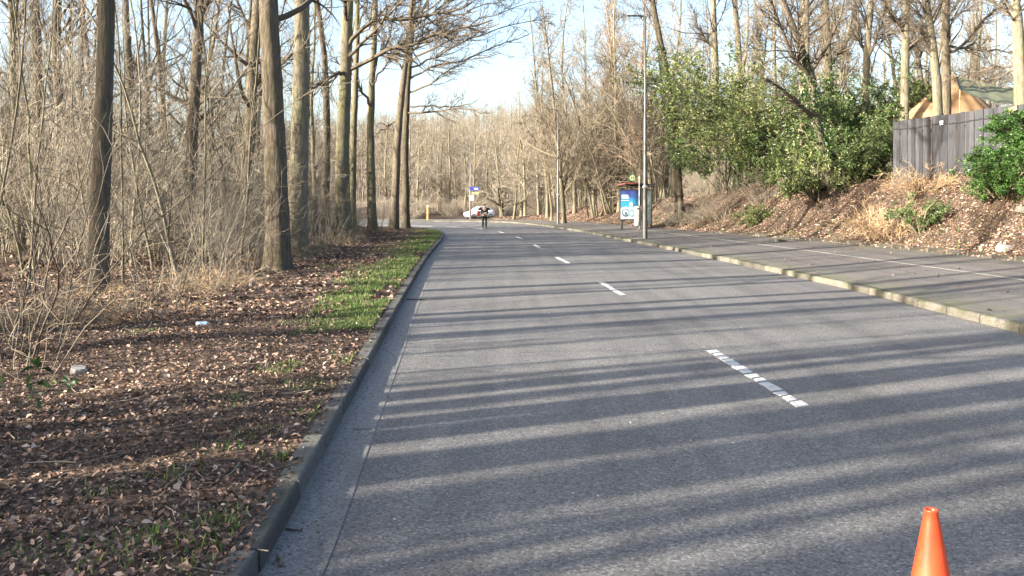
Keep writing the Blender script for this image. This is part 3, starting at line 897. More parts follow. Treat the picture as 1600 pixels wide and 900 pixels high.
trunk_at(207, 33, 0.42, BIG, 0, 'blurred brown trunk deep in brush behind the slender near trunk', 0.30, rz=2.1)
trunk_at(492, 40, 0.26, MID, 0, 'thin pole-like trunk close behind the smoother pale tan trunk', 0.17)
trunk_at(334, 36, 0.28, MID, 1, 'thin brown trunk between the two-tone trunk and the dark midway trunk', 0.17)
trunk_at(250, 31, 0.22, MID, 2, 'spindly trunk with twig tufts beside the dark midway trunk', 0.17)
trunk_at(30, 27, 0.30, MID, 0, 'slim trunk farthest into the brush at the wood\'s near edge', 0.17)
# the forked tree with long limbs and the pair at the wood's far corner, hand-laid limbs over the road
def limbed(seed, D, x0, base_pts, r0, limb_px, label, barkm, rad=0.075, twigs=(150, 620, 900), fork_px=None):
    """trunk through px points; limbs given as px polylines, set at slightly different depths"""
    r = np.random.default_rng(seed)
    bx, by = px(x0, D), D
    bz = surf_z(bx, by)
    def w(p, dd=0.0): return np.array([px(p[0], D+dd)-bx, dd, zpx(p[1], D+dd)-bz])
    pts = np.array([w(p) for p in base_pts]); pts[0] = (0, 0, -0.15)
    tt = np.linspace(0, 1, len(pts)); ti = np.linspace(0, 1, 40)
    P = np.stack([np.interp(ti, tt, pts[:, k]) for k in range(3)], 1)
    P[1:-1] = (P[:-2]+2*P[1:-1]+P[2:])/4
    P[1:, :2] += np.cumsum(r.normal(size=(39, 2))*0.012, 0)
    R = r0*np.linspace(1, 0.45, 40)*(1 + 0.4*np.exp(-ti*8/0.3))
    tm = trunk_mesh(r, P[None], R[None], 14, barkm, 0.04)
    A, AR = [], []
    for li, l in enumerate(limb_px):
        dd = r.uniform(-5, 1.5)
        q = np.array([w(p, dd*k/(len(l)-1)) for k, p in enumerate(l)])
        i0 = np.argmin(np.abs(P[:, 2]-q[0, 2])); q[0] = P[i0]
        s = np.linspace(0, 1, len(q)); si = np.linspace(0, 1, 12)
        qq = np.stack([np.interp(si, s, q[:, k]) for k in range(3)], 1)
        qq[1:-1] = (qq[:-2]+2*qq[1:-1]+qq[2:])/4
        qq[1:] += r.normal(size=(11, 3))*0.06
        A.append(qq); AR.append(np.linspace(1, 0.34, 12)*rad*r.uniform(0.75, 1.2))
    A = np.array(A); AR = np.array(AR)
    Bp, BR = grow(r, A, AR, twigs[0], 0.2, 1, 0.6, 0.2, 0.26, 8, 0.5, 0.014, 0.03, 0.13, lfall=0.45)
    C, CR = grow(r, Bp, BR, twigs[1], 0.1, 1, 0.6, 0.2, 0.45, 5, 0.6, 0.013, 0.02, 0.13)
    Dd, DR = grow(r, C, CR, twigs[2], 0.1, 1, 0.6, 0.2, 0.6, 4, 0.7, 0.011, 0.0, 0.13)
    # crown above the frame
    U, UR = grow(r, P[None], R[None], 12, 0.72, 1.0, 0.8, 0.2, lambda q_, n: q_.uniform(2, 5, n), 9, 0.4, 0.025, 0.08, 0.1)
    U2, UR2 = grow(r, U, UR, 90, 0.1, 1, 0.7, 0.2, 0.45, 6, 0.5, 0.014, 0.05, 0.13)
    U3, UR3 = grow(r, U2, UR2, 300, 0.1, 1, 0.7, 0.2, 0.5, 4, 0.6, 0.009, 0.05, 0.13)
    V, Q = join([tubes(A, AR, 7), tubes(Bp, BR, 4), tubes(C, CR, 3), tubes(Dd, DR, 3), tubes(U, UR, 6), tubes(U2, UR2, 3), tubes(U3, UR3, 3)])
    cm = mesh_np('crown', V, Q, None, M_TWIG_DARK)
    return place('woodland_tree', (tm, cm, None), bx, by, label, 'tree', 'single trees of the wood beside the verge', 0.0)
limbed(41, 40, 537, [(537, 370), (536, 230), (541, 90), (548, -60), (552, -180)], 0.36,
       [[(541, 75), (575, 30), (640, 28), (690, 22), (740, 5)], [(541, 95), (570, 60), (610, 20), (650, -20)], [(540, 105), (600, 80), (650, 62), (700, 50), (770, 30)], [(540, 110), (500, 130), (470, 150)],
        [(546, 40), (538, 0), (534, -60), (530, -150)]],
       'stout forked trunk with long limbs reaching over the road', M_BARK_GREEN, 0.11)
limbed(42, 43, 551, [(551, 365), (552, 200), (556, 60), (560, -120)], 0.20, [[(556, 40), (575, 0), (600, -60)], [(553, 120), (520, 90), (500, 40)], [(556, 60), (590, 30), (620, 5)]],
       'greenish second stem standing close behind the stout forked trunk', M_BARK_GREEN, 0.05, (60, 240, 300))
limbed(43, 46, 582, [(582, 362), (580, 200), (588, 60), (592, -120)], 0.24, [[(583, 120), (605, 60), (620, 0), (625, -50)], [(584, 140), (600, 100), (640, 70), (690, 55)], [(583, 170), (560, 130), (545, 80)]],
       'ivy-green trunk between the stout forked trunk and the pair at the corner', M_BARK_GREEN, 0.07, (90, 360, 500))
limbed(44, 55, 615, [(615, 358), (620, 220), (630, 120), (640, 20), (646, -80)], 0.27, [[(622, 185), (600, 200), (585, 215)], [(628, 120), (612, 80), (605, 20)], [(632, 90), (660, 60), (700, 40), (745, 15)], [(636, 60), (660, 20), (680, -30)]],
       'darker of two slim trunks at the far corner, behind the straighter one', M_BARK, 0.08, (110, 420, 600))
limbed(45, 57, 634, [(633, 357), (634, 220), (640, 120), (648, 30), (652, -70)], 0.25,
       [[(640, 110), (680, 92), (720, 66), (785, 42), (860, 26)], [(638, 125), (665, 108), (710, 98), (775, 74), (825, 52)], [(637, 145), (670, 130), (690, 118), (715, 100), (780, 84)], [(637, 170), (665, 166), (690, 168), (720, 165), (745, 158)],
        [(637, 180), (665, 176), (690, 172), (725, 170), (765, 176)], [(643, 80), (680, 62), (720, 45), (780, 20), (850, 2)], [(645, 55), (680, 30), (730, 18), (790, -5)], [(646, 45), (690, 10), (740, -20), (800, -40)], [(640, 100), (610, 80), (590, 50)],
        [(641, 95), (700, 60), (740, 50), (780, 36)], [(648, 30), (700, -10), (760, -10), (800, 15)]],
       'straighter slim trunk at the far corner, limbs arching over the road', M_BARK, 0.075, (260, 1200, 1900))

# ------------------------------------------------------------------ left wood: many alike
def far_enough(pts, x, y, d): return all((x-a)**2+(y-b_)**2 > d*d for a, b_ in pts)
main_xy = [(px(x, D), D) for x, D in ((434, 21.4), (470, 26.8), (154, 14.8), (291, 25), (384, 28), (100, 30))]
spots = list(main_xy)
def lreg(xp, D):
    w_ = 'front rank' if D < 24 else 'middle rank' if D < 40 else 'back rank'
    if xp < 70: return 'at the near end of the wood, ' + w_
    if xp < 154: return 'just short of the slender near trunk, ' + w_
    if xp < 291: return 'between slender near and dark midway trunks, ' + w_
    if xp < 434: return 'between dark midway and thickest trunks, ' + w_
    if xp < 540: return 'between thickest and stout forked trunks, ' + w_
    return 'by the far corner of the wood, ' + w_
cnt = 0
while cnt < 24:                                     # tall trees standing back in the wood
    D = random.uniform(28, 78); xp = random.uniform(-40, 600)
    x = px(xp, D)
    if x > LKX(min(D, 66)) - 5.5 or not far_enough(spots, x, D, 2.2): continue
    spots.append((x, D)); cnt += 1
    i = random.randrange(3); rg = lreg(xp, D)
    place('woodland_tree', (SPARSE if x < -17 or random.random() < 0.35 else MID)[i], x, D, 'bare tall tree ' + rg, 'tree', 'tall trees ' + rg, None, random.uniform(0.7, 1.1), random.uniform(0.85, 1.1), (random.gauss(0, .02), random.gauss(0, .02)))
cnt = 0
while cnt < 120:                                    # saplings
    D = random.uniform(14, 62); xp = random.uniform(-30, 640)
    x = px(xp, D)
    if x > LKX(min(D, 66)) - 4.0 - 0.02*D or not far_enough(spots, x, D, 0.7): continue
    spots.append((x, D)); cnt += 1; rg = lreg(xp, D)
    place('sapling', POLE[cnt % 5], x, D, 'thin bare sapling amid brush ' + rg, 'sapling', 'saplings ' + rg, None, random.uniform(0.5, 1.3), random.uniform(0.6, 1.25), (random.gauss(0, .07), random.gauss(0, .06)))
cnt = 0
while cnt < 82:                                    # twiggy shrubs, thickest at the wood's edge
    D = 12.5 + 50*random.random()**1.2
    edge = LKX(min(D, 62)) - 3.9 - 0.012*D
    x = edge - abs(random.gauss(0, 1)) * (0.16*D + 1.0) - 0.3
    xp = 800 + FPX*x/D
    if xp < -60 or (xp < 120 and D < 21) or (xp < 265 and D < 17.5) or (395 < xp < 470 and D < 22): continue
    cnt += 1; rg = lreg(xp, D)
    place('twiggy_shrub', SHRUB[cnt % 5], x, D, 'leafless twiggy shrub in brush ' + rg, 'shrub', 'twiggy shrubs ' + rg, None, random.uniform(0.65, 1.1), random.uniform(0.5, 1.0), names=('stems', 'crown', 'leaves'))
cnt = 0
while cnt < 50:                                    # taller thicket further in
    D = random.uniform(22, 62); xp = random.uniform(-40, 620); x = px(xp, D)
    if x > LKX(min(D, 62)) - 6.5: continue
    cnt += 1; rg = lreg(xp, D)
    place('tall_shrub', THICK[cnt % 3], x, D, 'tall pale thicket shrub ' + rg, 'shrub', 'tall thicket shrubs ' + rg, None, random.uniform(0.8, 1.3), random.uniform(0.8, 1.35), names=('stems', 'crown', 'leaves'))
for i in range(46):
    D = 11 + 45*random.random()**1.2
    x = LKX(D) - 3.2 - 0.01*D - abs(random.gauss(0, 1.0)) - 0.2
    xp = 800 + FPX*x/D
    if xp < -60: continue
    rg = lreg(xp, D)
    place('bramble', BRAMBLE[i % 3], x, D, 'low bramble tangle ' + rg, 'bramble', 'brambles ' + rg, None, random.uniform(0.5, 1.0), random.uniform(0.35, 0.75), names=('stems', 'crown', 'leaves'))
for i in range(40):
    D = 9.5 + 40*random.random()**1.3
    x = LKX(D) - 3.5 - abs(random.gauss(0, 2.2))
    xp = 800 + FPX*x/D
    if xp < -60 or (xp < 140 and D < 14): continue
    rg = lreg(xp, D)
    place('pale_shoot', WAND[i % 2], x, D, 'clump of pale upright shoots ' + rg, 'shoots', 'pale shoots ' + rg, None, random.uniform(0.7, 1.1), random.uniform(0.4, 1.1), names=('stems', 'crown', 'leaves'))
# near shrub at the picture's edge, its dark arching branches crossing the slender trunk
NEARS = twig_shrub(791, 9, 4.2, 0.75, 60, 200, 0.016, M_TWIG_DARK, M_TWIG_DARK, 0.05, 0.5, 0.0038, 0.4)
place('near_shrub', NEARS, px(22, 9.3), 9.3, 'large open shrub with dark arching branches at the near end of the verge', 'shrub', None, 0.4, 1.0, names=('stems', 'crown', 'leaves'))
NEARS2 = twig_shrub(792, 9, 1.9, 0.55, 50, 120, 0.006, M_TWIG, M_TWIG, 0.08, 0.4, 0.0035, 0.35)
place('near_shrub', NEARS2, px(35, 8.3), 8.3, 'low pale stalks in front of the large open shrub', 'shrub', None, 1.4, 0.85, names=('stems', 'crown', 'leaves'))
# trees beyond the frame on the sun side: they throw the stripes over the road
cnt = 0
while cnt < 27:
    x = random.uniform(-29, -6.5); y = random.uniform(-24, 12)
    if 800 + FPX*x/max(y, 0.5) > -80 and y > 0.5: continue
    if not far_enough(spots, x, y, 1.8): continue
    spots.append((x, y)); cnt += 1
    place('woodland_tree', SPARSE[random.randrange(3)], x, y, 'bare woodland tree beyond the picture edge, shadow falling on the road', 'tree', 'trees beside the near road', None, random.uniform(0.75, 1.1), random.uniform(0.85, 1.05))
for i, (x, y) in enumerate([(-8.5, -1.0), (-9.5, 1.6), (-12, -3.5), (-13.5, 0.4), (-16, -6), (-17.5, -1.8), (-11, -6.2), (-7.6, -3.8), (-20, -4.0), (-14.5, -8.5), (-21.5, -8.0), (-10.2, -9.0), (-18.5, 2.0), (-8.0, 1.4), (-9.0, -0.7), (-14, -3.0), (-18, -4.3), (-11.5, -0.7), (-22, -4.4), (-16, -0.2), (-12.5, 2.0), (-19, -0.2), (-24, -7.4), (-8.2, 3.6), (-25, -6.0), (-10.5, 3.4)]):
    place('woodland_tree', SPARSE[i % 3], x, y, 'slim bare tree beyond the picture edge, its shadow a stripe on the near road', 'tree', 'slim trees beside the near road', None, random.uniform(0.4, 0.85), random.uniform(0.7, 0.95))
for i in range(12):
    x = random.uniform(-14, -5.5); y = random.uniform(-16, 9)
    if 800 + FPX*x/max(y, 0.5) > -80 and y > 0.5: continue
    place('sapling', POLE[i % 5], x, y, 'thin bare sapling beyond the picture edge beside the near road', 'sapling', 'saplings beside the near road', None, random.uniform(0.7, 1.2), random.uniform(0.7, 1.2))

# ------------------------------------------------------------------ far wood beyond the bend
cnt = 0; fs = []
def freg(xp):
    if xp < 640: return 'behind the near wood'
    if xp < 735: return 'above the yellow marker post'
    if xp < 800: return 'above the white car'
    if xp < 900: return 'behind the tall pale tree'
    return 'behind the bank'
while cnt < 170:
    D = 97 + 170*random.random()**1.25
    xp = random.uniform(600, 960) if random.random() < 0.8 else random.uniform(300, 1500)
    x = px(xp, D)
    if not far_enough(fs, x, D, 2.0 + D*0.006): continue
    if -11 < x < 1 and D < 112: continue
    fs.append((x, D)); cnt += 1; rg = freg(xp)
    place('woodland_tree', (FAR + [ASC[0]])[cnt % 4], x, D, 'hazy bare tree in the far wood ' + rg, 'tree', 'far wood trees ' + rg, None, random.uniform(0.7, 1.1), random.uniform(0.55, 0.85))
for i in range(80):
    D = random.uniform(94, 118); xp = random.uniform(600, 870); x = px(xp, D)
    if -11 < x < 1 and D < 110: continue
    rg = freg(xp)
    place('twiggy_shrub', SHRUB[i % 5], x, D, 'grey leafless shrub fringing the far wood ' + rg, 'shrub', 'far shrubs ' + rg, None, random.uniform(0.9, 1.4), random.uniform(0.5, 0.9), names=('stems', 'crown', 'leaves'))
# the wood higher on the slope reads as one mass of stems and twigs
r_ = np.random.default_rng(91)
n = 5200
D_ = 150 + 230*r_.uniform(size=n); xx = (r_.uniform(380, 1250, n)-800)*D_/FPX
hz_ = hill_z(xx, D_)
H_ = r_.uniform(6, 13, n)
ln_ = r_.normal(size=(n, 2))*0.09
zz = np.linspace(0, 1, 5)
pl = np.stack([np.stack([xx+ln_[:, 0]*H_*t, D_+ln_[:, 1]*H_*t, hz_+H_*t], 1) for t in zz], 1)
R_ = (0.10*r_.uniform(0.5, 1.2, n))[:, None]*np.linspace(1, 0.3, 5)[None]
tw, twr = grow(r_, pl, R_, 26000, 0.25, 1.0, 0.6, 0.25, lambda q, m: q.uniform(1.2, 4.0, m), 4, 0.4, 0.035, 0.08, 0.14)
V, Q = join([tubes(pl, R_, 3), tubes(tw, twr, 3)])
tag(obj('far_wood', mesh_np('far_wood', V, Q, None, M_TWIG_PALE)), 'bare wood covering the far slope', kind='stuff')

# ------------------------------------------------------------------ right side trees
G_R = 'single trees on the bank'
TALL = forest_tree(51, 20, 0.22, 0.16, 46, 260, 1100, 2200, M_BARK_PALE, M_TWIG, ang=0.78, up=0.10, llen=(2.5, 6.0), wander=0.02, k=12, twig_r=0.016)
place('bank_tree', TALL, px(881, 71), 71, 'tall pale tree behind the middle lamp post, branches sweeping upward', 'tree', G_R, 0.3, 0.9, 0.92, (-0.035, 0))
place('bank_tree', ASC[1], px(862, 80), 80, 'slimmer darker tree just behind the tall pale tree', 'tree', G_R, 0.3, 0.8, 0.7)
place('bank_tree', SPR[0], px(803, 87), 87, 'low spreading tree at the bend with green-tinged trunk', 'tree', G_R, 0.6, 0.9, 0.9)
place('bank_tree', MID[1], px(820, 89), 89, 'straight thin tree beside the low spreading tree at the bend', 'tree', G_R, 0.6, 1.0, 0.8)
TWIN = twig_shrub(52, 3, 9.5, 0.16, 70, 500, 0.13, M_TWIG_PALE, M_BARK_PALE, 0.0, 0.25, 0.012, 0.35)
place('bank_tree', TWIN, px(785, 93), 93, 'pale many-stemmed tree beside the parked white car', 'tree', G_R, 0.9, 1.0, names=('stems', 'crown', 'leaves'))
HZ = [twig_shrub(53+i, 12, 13.0, 0.24, 190, 1300, 0.065, M_TWIG, M_BARK_PALE, 0.010, 0.9, 0.013, 0.32) for i in range(2)]
for i, (xp, D, lab) in enumerate([(935, 72, 'many-stemmed coppice tree fanning up before the lamp, nearer the bend'), (962, 70, 'dense many-stemmed coppice tree rising behind the bus shelter'), (990, 70, 'many-stemmed coppice tree showing past the nearest lamp post'),
                                  (1030, 64, 'coppice tree with upright stems between lamp post and evergreens'), (905, 82, 'small coppice tree beside the tall pale tree')]):
    place('coppice_tree', HZ[i % 2], px(xp, D), D, lab, 'tree', 'coppice trees on the bank', i*1.3, 1.0 if i < 4 else 0.8, 1.0 if i < 4 else 0.75, names=('stems', 'crown', 'leaves'))
RUST = forest_tree(54, 17, 0.15, 0.25, 34, 200, 700, 1300, M_BARK_PALE, M_TWIG_RED, ang=0.75, up=0.09, llen=(2.5, 5), wander=0.03, k=10, leaves=1500, leafm=M_HANG, twig_r=0.013)
place('bank_tree', RUST, px(975, 72), 72, 'tree holding withered brown leaves, above the bus shelter', 'tree', G_R, 0.3, 1.0, 1.0)
place('bank_tree', RUST, px(1000, 64), 64, 'smaller tree with withered leaves behind the nearest lamp post', 'tree', G_R, 2.3, 0.9, 0.85)

for i, (xp, D, k_, sc_, lab) in enumerate([(842, 92, 0, 1.15, 'slender tall tree at the bend, nearest the sky gap'), (855, 84, 1, 1.2, 'slender tall tree at the bend, second from the sky gap'), (898, 80, 2, 1.25, 'tall fine-branched tree close past the tall pale tree'), (915, 88, 0, 1.3, 'tall fine-branched tree deep behind the tall pale tree'),
        (928, 74, 1, 1.15, 'tall fine-branched tree rising before the bus shelter, nearer the bend'), (948, 82, 2, 1.25, 'tall fine-branched tree deep behind the bus shelter'), (968, 70, 0, 1.1, 'tall fine-branched tree right above the bus stop sign'), (985, 78, 1, 1.2, 'tall fine-branched tree behind the head of the nearest lamp'),
        (1015, 66, 2, 1.1, 'tall fine-branched tree just past the nearest lamp post'), (1040, 74, 0, 1.2, 'tall fine-branched tree deep behind the leaning ivy-wrapped tree')]):
    place('bank_tree', ASC[k_], px(xp, D), D, lab, 'tree', 'tall fine-branched trees at the bend', i*0.9, sc_*0.9, sc_, (random.gauss(0, .02), 0))

def ivy_on(e, seed, P0, P1, r0, r1, n, leafm=M_IVY, size=0.11):
    r = np.random.default_rng(seed)
    t = r.uniform(0, 1, n); a = r.uniform(0, 6.283, n)
    p = np.array(P0)[None]*(1-t[:, None]) + np.array(P1)[None]*t[:, None]
    R = (r0*(1-t)+r1*t)*(0.8+0.5*r.uniform(size=n))*(0.75+0.5*vnoise(t*9, a, seed))
    d = np.stack([np.cos(a), np.sin(a), np.zeros(n)], 1)
    V, T = leaves_at(r, p + d*R[:, None], d*0.6 + np.array([0, 0, -0.4]), size, 0.3, 0.2, 0.8)
    o = obj('ivy', mesh_np('ivy', V, None, T, leafm), e); o['kind'] = 'stuff'
    return o
def leaner(seed, D, pxpts, r0, label, limbs=(), barkm=None, ivy=None, name='bank_tree', twigs=(110, 480, 700), twm=None, rad=0.06, z=None, crown=True):
    """tree whose trunk follows picture points at depth D"""
    r = np.random.default_rng(seed)
    bx, by = px(pxpts[0][0], D), D
    bz = surf_z(bx, by) if z is None else z
    def w(p, dd=0.0): return np.array([px(p[0], D+dd)-bx, dd, zpx(p[1], D+dd)-bz])
    pts = np.array([w(p) for p in pxpts]); pts[0] = (0, 0, -0.15)
    tt = np.linspace(0, 1, len(pts)); ti = np.linspace(0, 1, 36)
    P = np.stack([np.interp(ti, tt, pts[:, k]) for k in range(3)], 1)
    for _ in range(2): P[1:-1] = (P[:-2]+2*P[1:-1]+P[2:])/4
    R = r0*np.linspace(1, 0.5, 36)*(1 + 0.35*np.exp(-ti*8/0.3))
    tm = trunk_mesh(r, P[None], R[None], 14, barkm or M_BARK_GREEN, 0.045)
    ch = []
    A, AR = [], []
    for l in limbs:
        dd = r.uniform(-2, 3)
        q = np.array([w(p, dd*k/(len(l)-1)) for k, p in enumerate(l)])
        q[0] = P[np.argmin(np.abs(P[:, 2]-q[0, 2]))]
        s = np.linspace(0, 1, len(q)); si = np.linspace(0, 1, 12)
        qq = np.stack([np.interp(si, s, q[:, k]) for k in range(3)], 1)
        qq[1:-1] = (qq[:-2]+2*qq[1:-1]+qq[2:])/4
        qq[1:] += r.normal(size=(11, 3))*0.03
        A.append(qq); AR.append(np.linspace(1, 0.3, 12)*rad*r.uniform(0.8, 1.2))
    if A:
        A = np.array(A); AR = np.array(AR)
        Bp, BR = grow(r, A, AR, twigs[0], 0.15, 1, 0.7, 0.25, 0.3, 7, 0.45, 0.010, 0.02, 0.13)
        C, CR = grow(r, Bp, BR, twigs[1], 0.1, 1, 0.65, 0.2, 0.5, 5, 0.6, 0.007, 0.02, 0.13)
        ch += [tubes(A, AR, 7), tubes(Bp, BR, 4), tubes(C, CR, 3)]
    if crown:
        U, UR = grow(r, P[None], R[None], 15, 0.45, 1.0, 0.85, 0.25, lambda q_, n: q_.uniform(1.5, 4.5, n), 9, 0.26, 0.016, 0.06, 0.12)
        U2, UR2 = grow(r, U, UR, 120, 0.1, 1, 0.7, 0.2, 0.45, 6, 0.5, 0.010, 0.03, 0.15)
        U3, UR3 = grow(r, U2, UR2, twigs[2], 0.1, 1, 0.7, 0.2, 0.5, 4, 0.6, 0.006, 0.05, 0.13)
        ch += [tubes(U, UR, 6), tubes(U2, UR2, 3), tubes(U3, UR3, 3)]
    V, Q = join(ch)
    e = place(name, (tm, mesh_np('crown', V, Q, None, twm or M_TWIG_DARK), None), bx, by, label, 'tree', G_R, 0.0, z=bz)
    if ivy:
        i0, i1, n = ivy
        ivy_on(e, seed+1, P[int(i0*35)], P[int(i1*35)], R[int(i0*35)]+0.04, R[int(i1*35)]+0.03, n)
    return e
leaner(61, 54, [(1062, 262), (1055, 200), (1040, 110), (1022, 20), (1010, -60), (1000, -160)], 0.26, 'leaning ivy-wrapped tree between the nearest lamp post and the evergreens', [[(1045, 140), (1010, 130), (975, 128)], [(1040, 100), (1020, 90), (985, 75)], [(1030, 60), (1010, 20), (1005, -40)]], M_BARK, (0.12, 0.5, 2200), rad=0.06)
leaner(62, 56, [(1155, 240), (1156, 100), (1148, 0), (1145, -170)], 0.24, 'tan trunk standing behind the tallest evergreen, nearer the tent', [[(1155, 90), (1180, 60), (1200, 10)]], M_BARK_PALE)
leaner(63, 58, [(1118, 240), (1118, 100), (1114, 0), (1112, -170)], 0.28, 'ivy-flecked trunk behind the tallest evergreen, nearer the bus shelter', [[(1118, 80), (1095, 50), (1080, 10)]], M_BARK_PALE)
leaner(64, 38, [(1306, 318), (1290, 250), (1275, 190), (1268, 120), (1245, 60), (1222, 0), (1200, -90)], 0.25, 'forked leaning tree growing through the evergreens on the bank', [[(1270, 130), (1240, 90), (1218, 40), (1203, 0), (1190, -60)], [(1275, 190), (1250, 165), (1225, 140), (1195, 125)], [(1268, 115), (1300, 60), (1320, 0)]], M_BARK, (0.15, 0.62, 1600), rad=0.11)
leaner(65, 42, [(1256, 240), (1257, 120), (1258, 0), (1260, -150)], 0.30, 'broad pale trunk right behind the forked leaning tree', [], M_BARK_PALE)
leaner(66, 46, [(1300, 250), (1296, 120), (1290, 0), (1288, -150)], 0.22, 'dark trunk showing past the forked leaning tree, nearer the tent', [[(1296, 110), (1320, 70), (1345, 30)]], M_BARK)
leaner(67, 40, [(1350, 240), (1353, 120), (1356, 60), (1362, 0), (1370, -120)], 0.20, 'forked trunk above the evergreens, just short of the fence', [[(1354, 100), (1372, 60), (1386, 0), (1400, -60)], [(1353, 90), (1340, 50), (1335, 0)]], M_BARK_PALE, rad=0.10)
leaner(68, 37, [(1412, 240), (1414, 120), (1416, 0), (1418, -150)], 0.20, 'tan trunk rising behind the fence end, dark limb branching low', [[(1414, 82), (1430, 70), (1445, 50), (1462, 0)], [(1414, 40), (1390, 20), (1376, -5)], [(1414, 60), (1400, 30), (1385, 0)]], M_BARK_PALE, rad=0.07)
leaner(69, 34.5, [(1468, 240), (1464, 130), (1456, 60), (1447, 0), (1436, -110)], 0.21, 'pale trunk of the close pair behind the fence', [[(1462, 110), (1440, 40), (1425, -10)], [(1460, 65), (1440, 55), (1420, 20)]], M_BARK_PALE, rad=0.05)
leaner(70, 35.5, [(1479, 240), (1478, 130), (1478, 0), (1479, -120)], 0.215, 'dark trunk of the close pair behind the fence', [[(1478, 80), (1510, 70), (1535, 30), (1570, 5), (1600, -20)], [(1478, 70), (1520, 76), (1560, 80), (1590, 82)], [(1479, 30), (1500, 5), (1510, -30)]], M_BARK, rad=0.06)
leaner(71, 31, [(1596, 240), (1594, 130), (1590, 30), (1586, 0), (1583, -110)], 0.24, 'stout tan trunk behind the fence beside the wooden board', [[(1592, 40), (1570, 10), (1550, -20)], [(1594, 110), (1550, 105), (1500, 118), (1480, 125)], [(1594, 100), (1560, 120), (1520, 130)]], M_BARK_PALE, rad=0.04)
# many alike on the plateau behind
cnt = 0; rs = []
while cnt < 46:
    D = random.uniform(42, 105); xp = random.uniform(880, 1660)
    x = px(xp, D); o, s = right_off(x, D)
    if o < 9.5 or o > 52 or not far_enough(rs, x, D, 2.2): continue
    rs.append((x, D)); cnt += 1
    rg = 'above the bus shelter' if xp < 1010 else 'behind the tallest evergreen' if xp < 1220 else 'behind the forked leaning tree' if xp < 1390 else 'behind the grey fence'
    place('bank_tree', (ASC + MID)[cnt % 6], x, D, 'bare tree among others on the plateau ' + rg, 'tree', 'plateau trees ' + rg, None, random.uniform(0.75, 1.15), random.uniform(0.75, 1.1), (random.gauss(0, .025), 0))
cnt = 0
while cnt < 48:
    D = random.uniform(36, 92); xp = random.uniform(860, 1400)
    x = px(xp, D); o, s = right_off(x, D)
    if o < np.interp(s, HB_S, PW_V)+3.0 or o > 40: continue
    cnt += 1
    place('sapling', POLE[cnt % 5], x, D, 'thin bare sapling on the leafy bank beyond the pavement', 'sapling', 'saplings on the bank', None, random.uniform(0.8, 1.4), random.uniform(0.7, 1.15), (random.gauss(0, .07), random.gauss(0, .05)))
for i in range(34):
    D = random.uniform(50, 86); xp = random.uniform(850, 1110)
    x = px(xp, D); o, s = right_off(x, D)
    if o < np.interp(s, HB_S, PW_V)+3.4 or o > 24: continue
    place('twiggy_shrub', SHRUB[i % 5], x, D, 'leafless shrub on the bank between bend and evergreens', 'shrub', 'twiggy shrubs on the bank', None, random.uniform(0.8, 1.2), random.uniform(0.6, 1.0), names=('stems', 'crown', 'leaves'))

# ------------------------------------------------------------------ evergreens on the bank
G_E = 'evergreen shrubs on the bank'
EN = ('stems', 'crown', 'leaves')
def ever(D, x, proto, label, sc=1.0, sz=None, rz=0.0, name='evergreen_shrub', dz=0.0):
    return place(name, proto, px(x, D), D, label, 'shrub', G_E, rz, sc, sz, names=EN, dz=dz)
E1 = leafy_shrub(81, 11, 8.0, 0.55, 210, 1400, 12, 0.19, M_EVER_OLIVE, 0.8, 0.06, t_lo=0.38, tail=0.15)
E2 = leafy_shrub(82, 11, 5.6, 1.0, 190, 1200, 12, 0.18, M_EVER, 0.8, 0.07, t_lo=0.45, tail=0.15)
E3 = leafy_shrub(83, 11, 6.0, 0.75, 190, 1200, 12, 0.17, M_EVER, 0.8, 0.08, t_lo=0.15, tail=0.15)
E4 = leafy_shrub(84, 10, 2.6, 0.9, 110, 620, 15, 0.14, M_EVER_OLIVE, 0.5, 0.12, t_lo=0.1, tail=0.15)
ever(51, 1152, E1, 'tallest evergreen on the bank, olive-green crown over the slope', 1.12, 0.98)
ever(51, 1142, E2, 'dark glossy evergreen overhanging the path beside the lamp post', 0.92, 0.72, 1.0)
ever(47.5, 1190, E1, 'dense olive evergreen between the tallest one and the forked leaning tree', 1.0, 0.62, 2.0)
ever(44, 1240, E3, 'evergreen around the foot of the forked leaning tree', 0.85, 0.70, 2.6)
ever(40, 1300, E3, 'dark evergreen just past the forked leaning tree, gaps of sky in it', 1.0, 0.86, 0.5)
ever(40, 1360, E3, 'dark evergreen next to the end of the grey fence', 0.95, 0.88, 3.3)
ever(39.5, 1415, E4, 'light evergreen spray topping the end of the grey fence', 1.0, 1.5, 0.5, dz=0.9)
ever(42, 1178, E4, 'small pale-leaved bush low on the slope under the tallest evergreen', 0.42, 0.5, 0.2)
ever(38, 1282, E4, 'low leafy bush covering the base of the forked leaning tree', 1.05, 1.05, 4.0)
ever(38.5, 1335, E3, 'mid-height evergreen filling in below the dark ones near the fence', 0.66, 0.52, 5.0)
DKS = leafy_shrub(85, 10, 1.3, 0.7, 60, 260, 16, 0.08, M_EVER, 0.35, 0.1, t_lo=0.1, tail=0.2)
place('small_bush', DKS, px(1441, 28.0), 28.0, 'small dark green bush beside the dry brown grasses below the fence', 'shrub', G_E, 0.4, 1.0, names=EN)
LAU = leafy_shrub(86, 20, 2.7, 0.85, 220, 1700, 15, 0.12, M_LAUREL, 0.6, 0.05, t_lo=0.06, tail=0.15)
place('laurel_bush', LAU, px(1576, 25.6), 25.6, 'bright green rounded laurel bush in front of the grey fence', 'shrub', G_E, 0.4, 0.80, 0.62, names=EN, dz=-0.05)
place('laurel_bush', LAU, px(1640, 26), 26, 'second bright laurel bush cut by the picture edge', 'shrub', G_E, 2.4, 0.8, 0.6, names=EN)
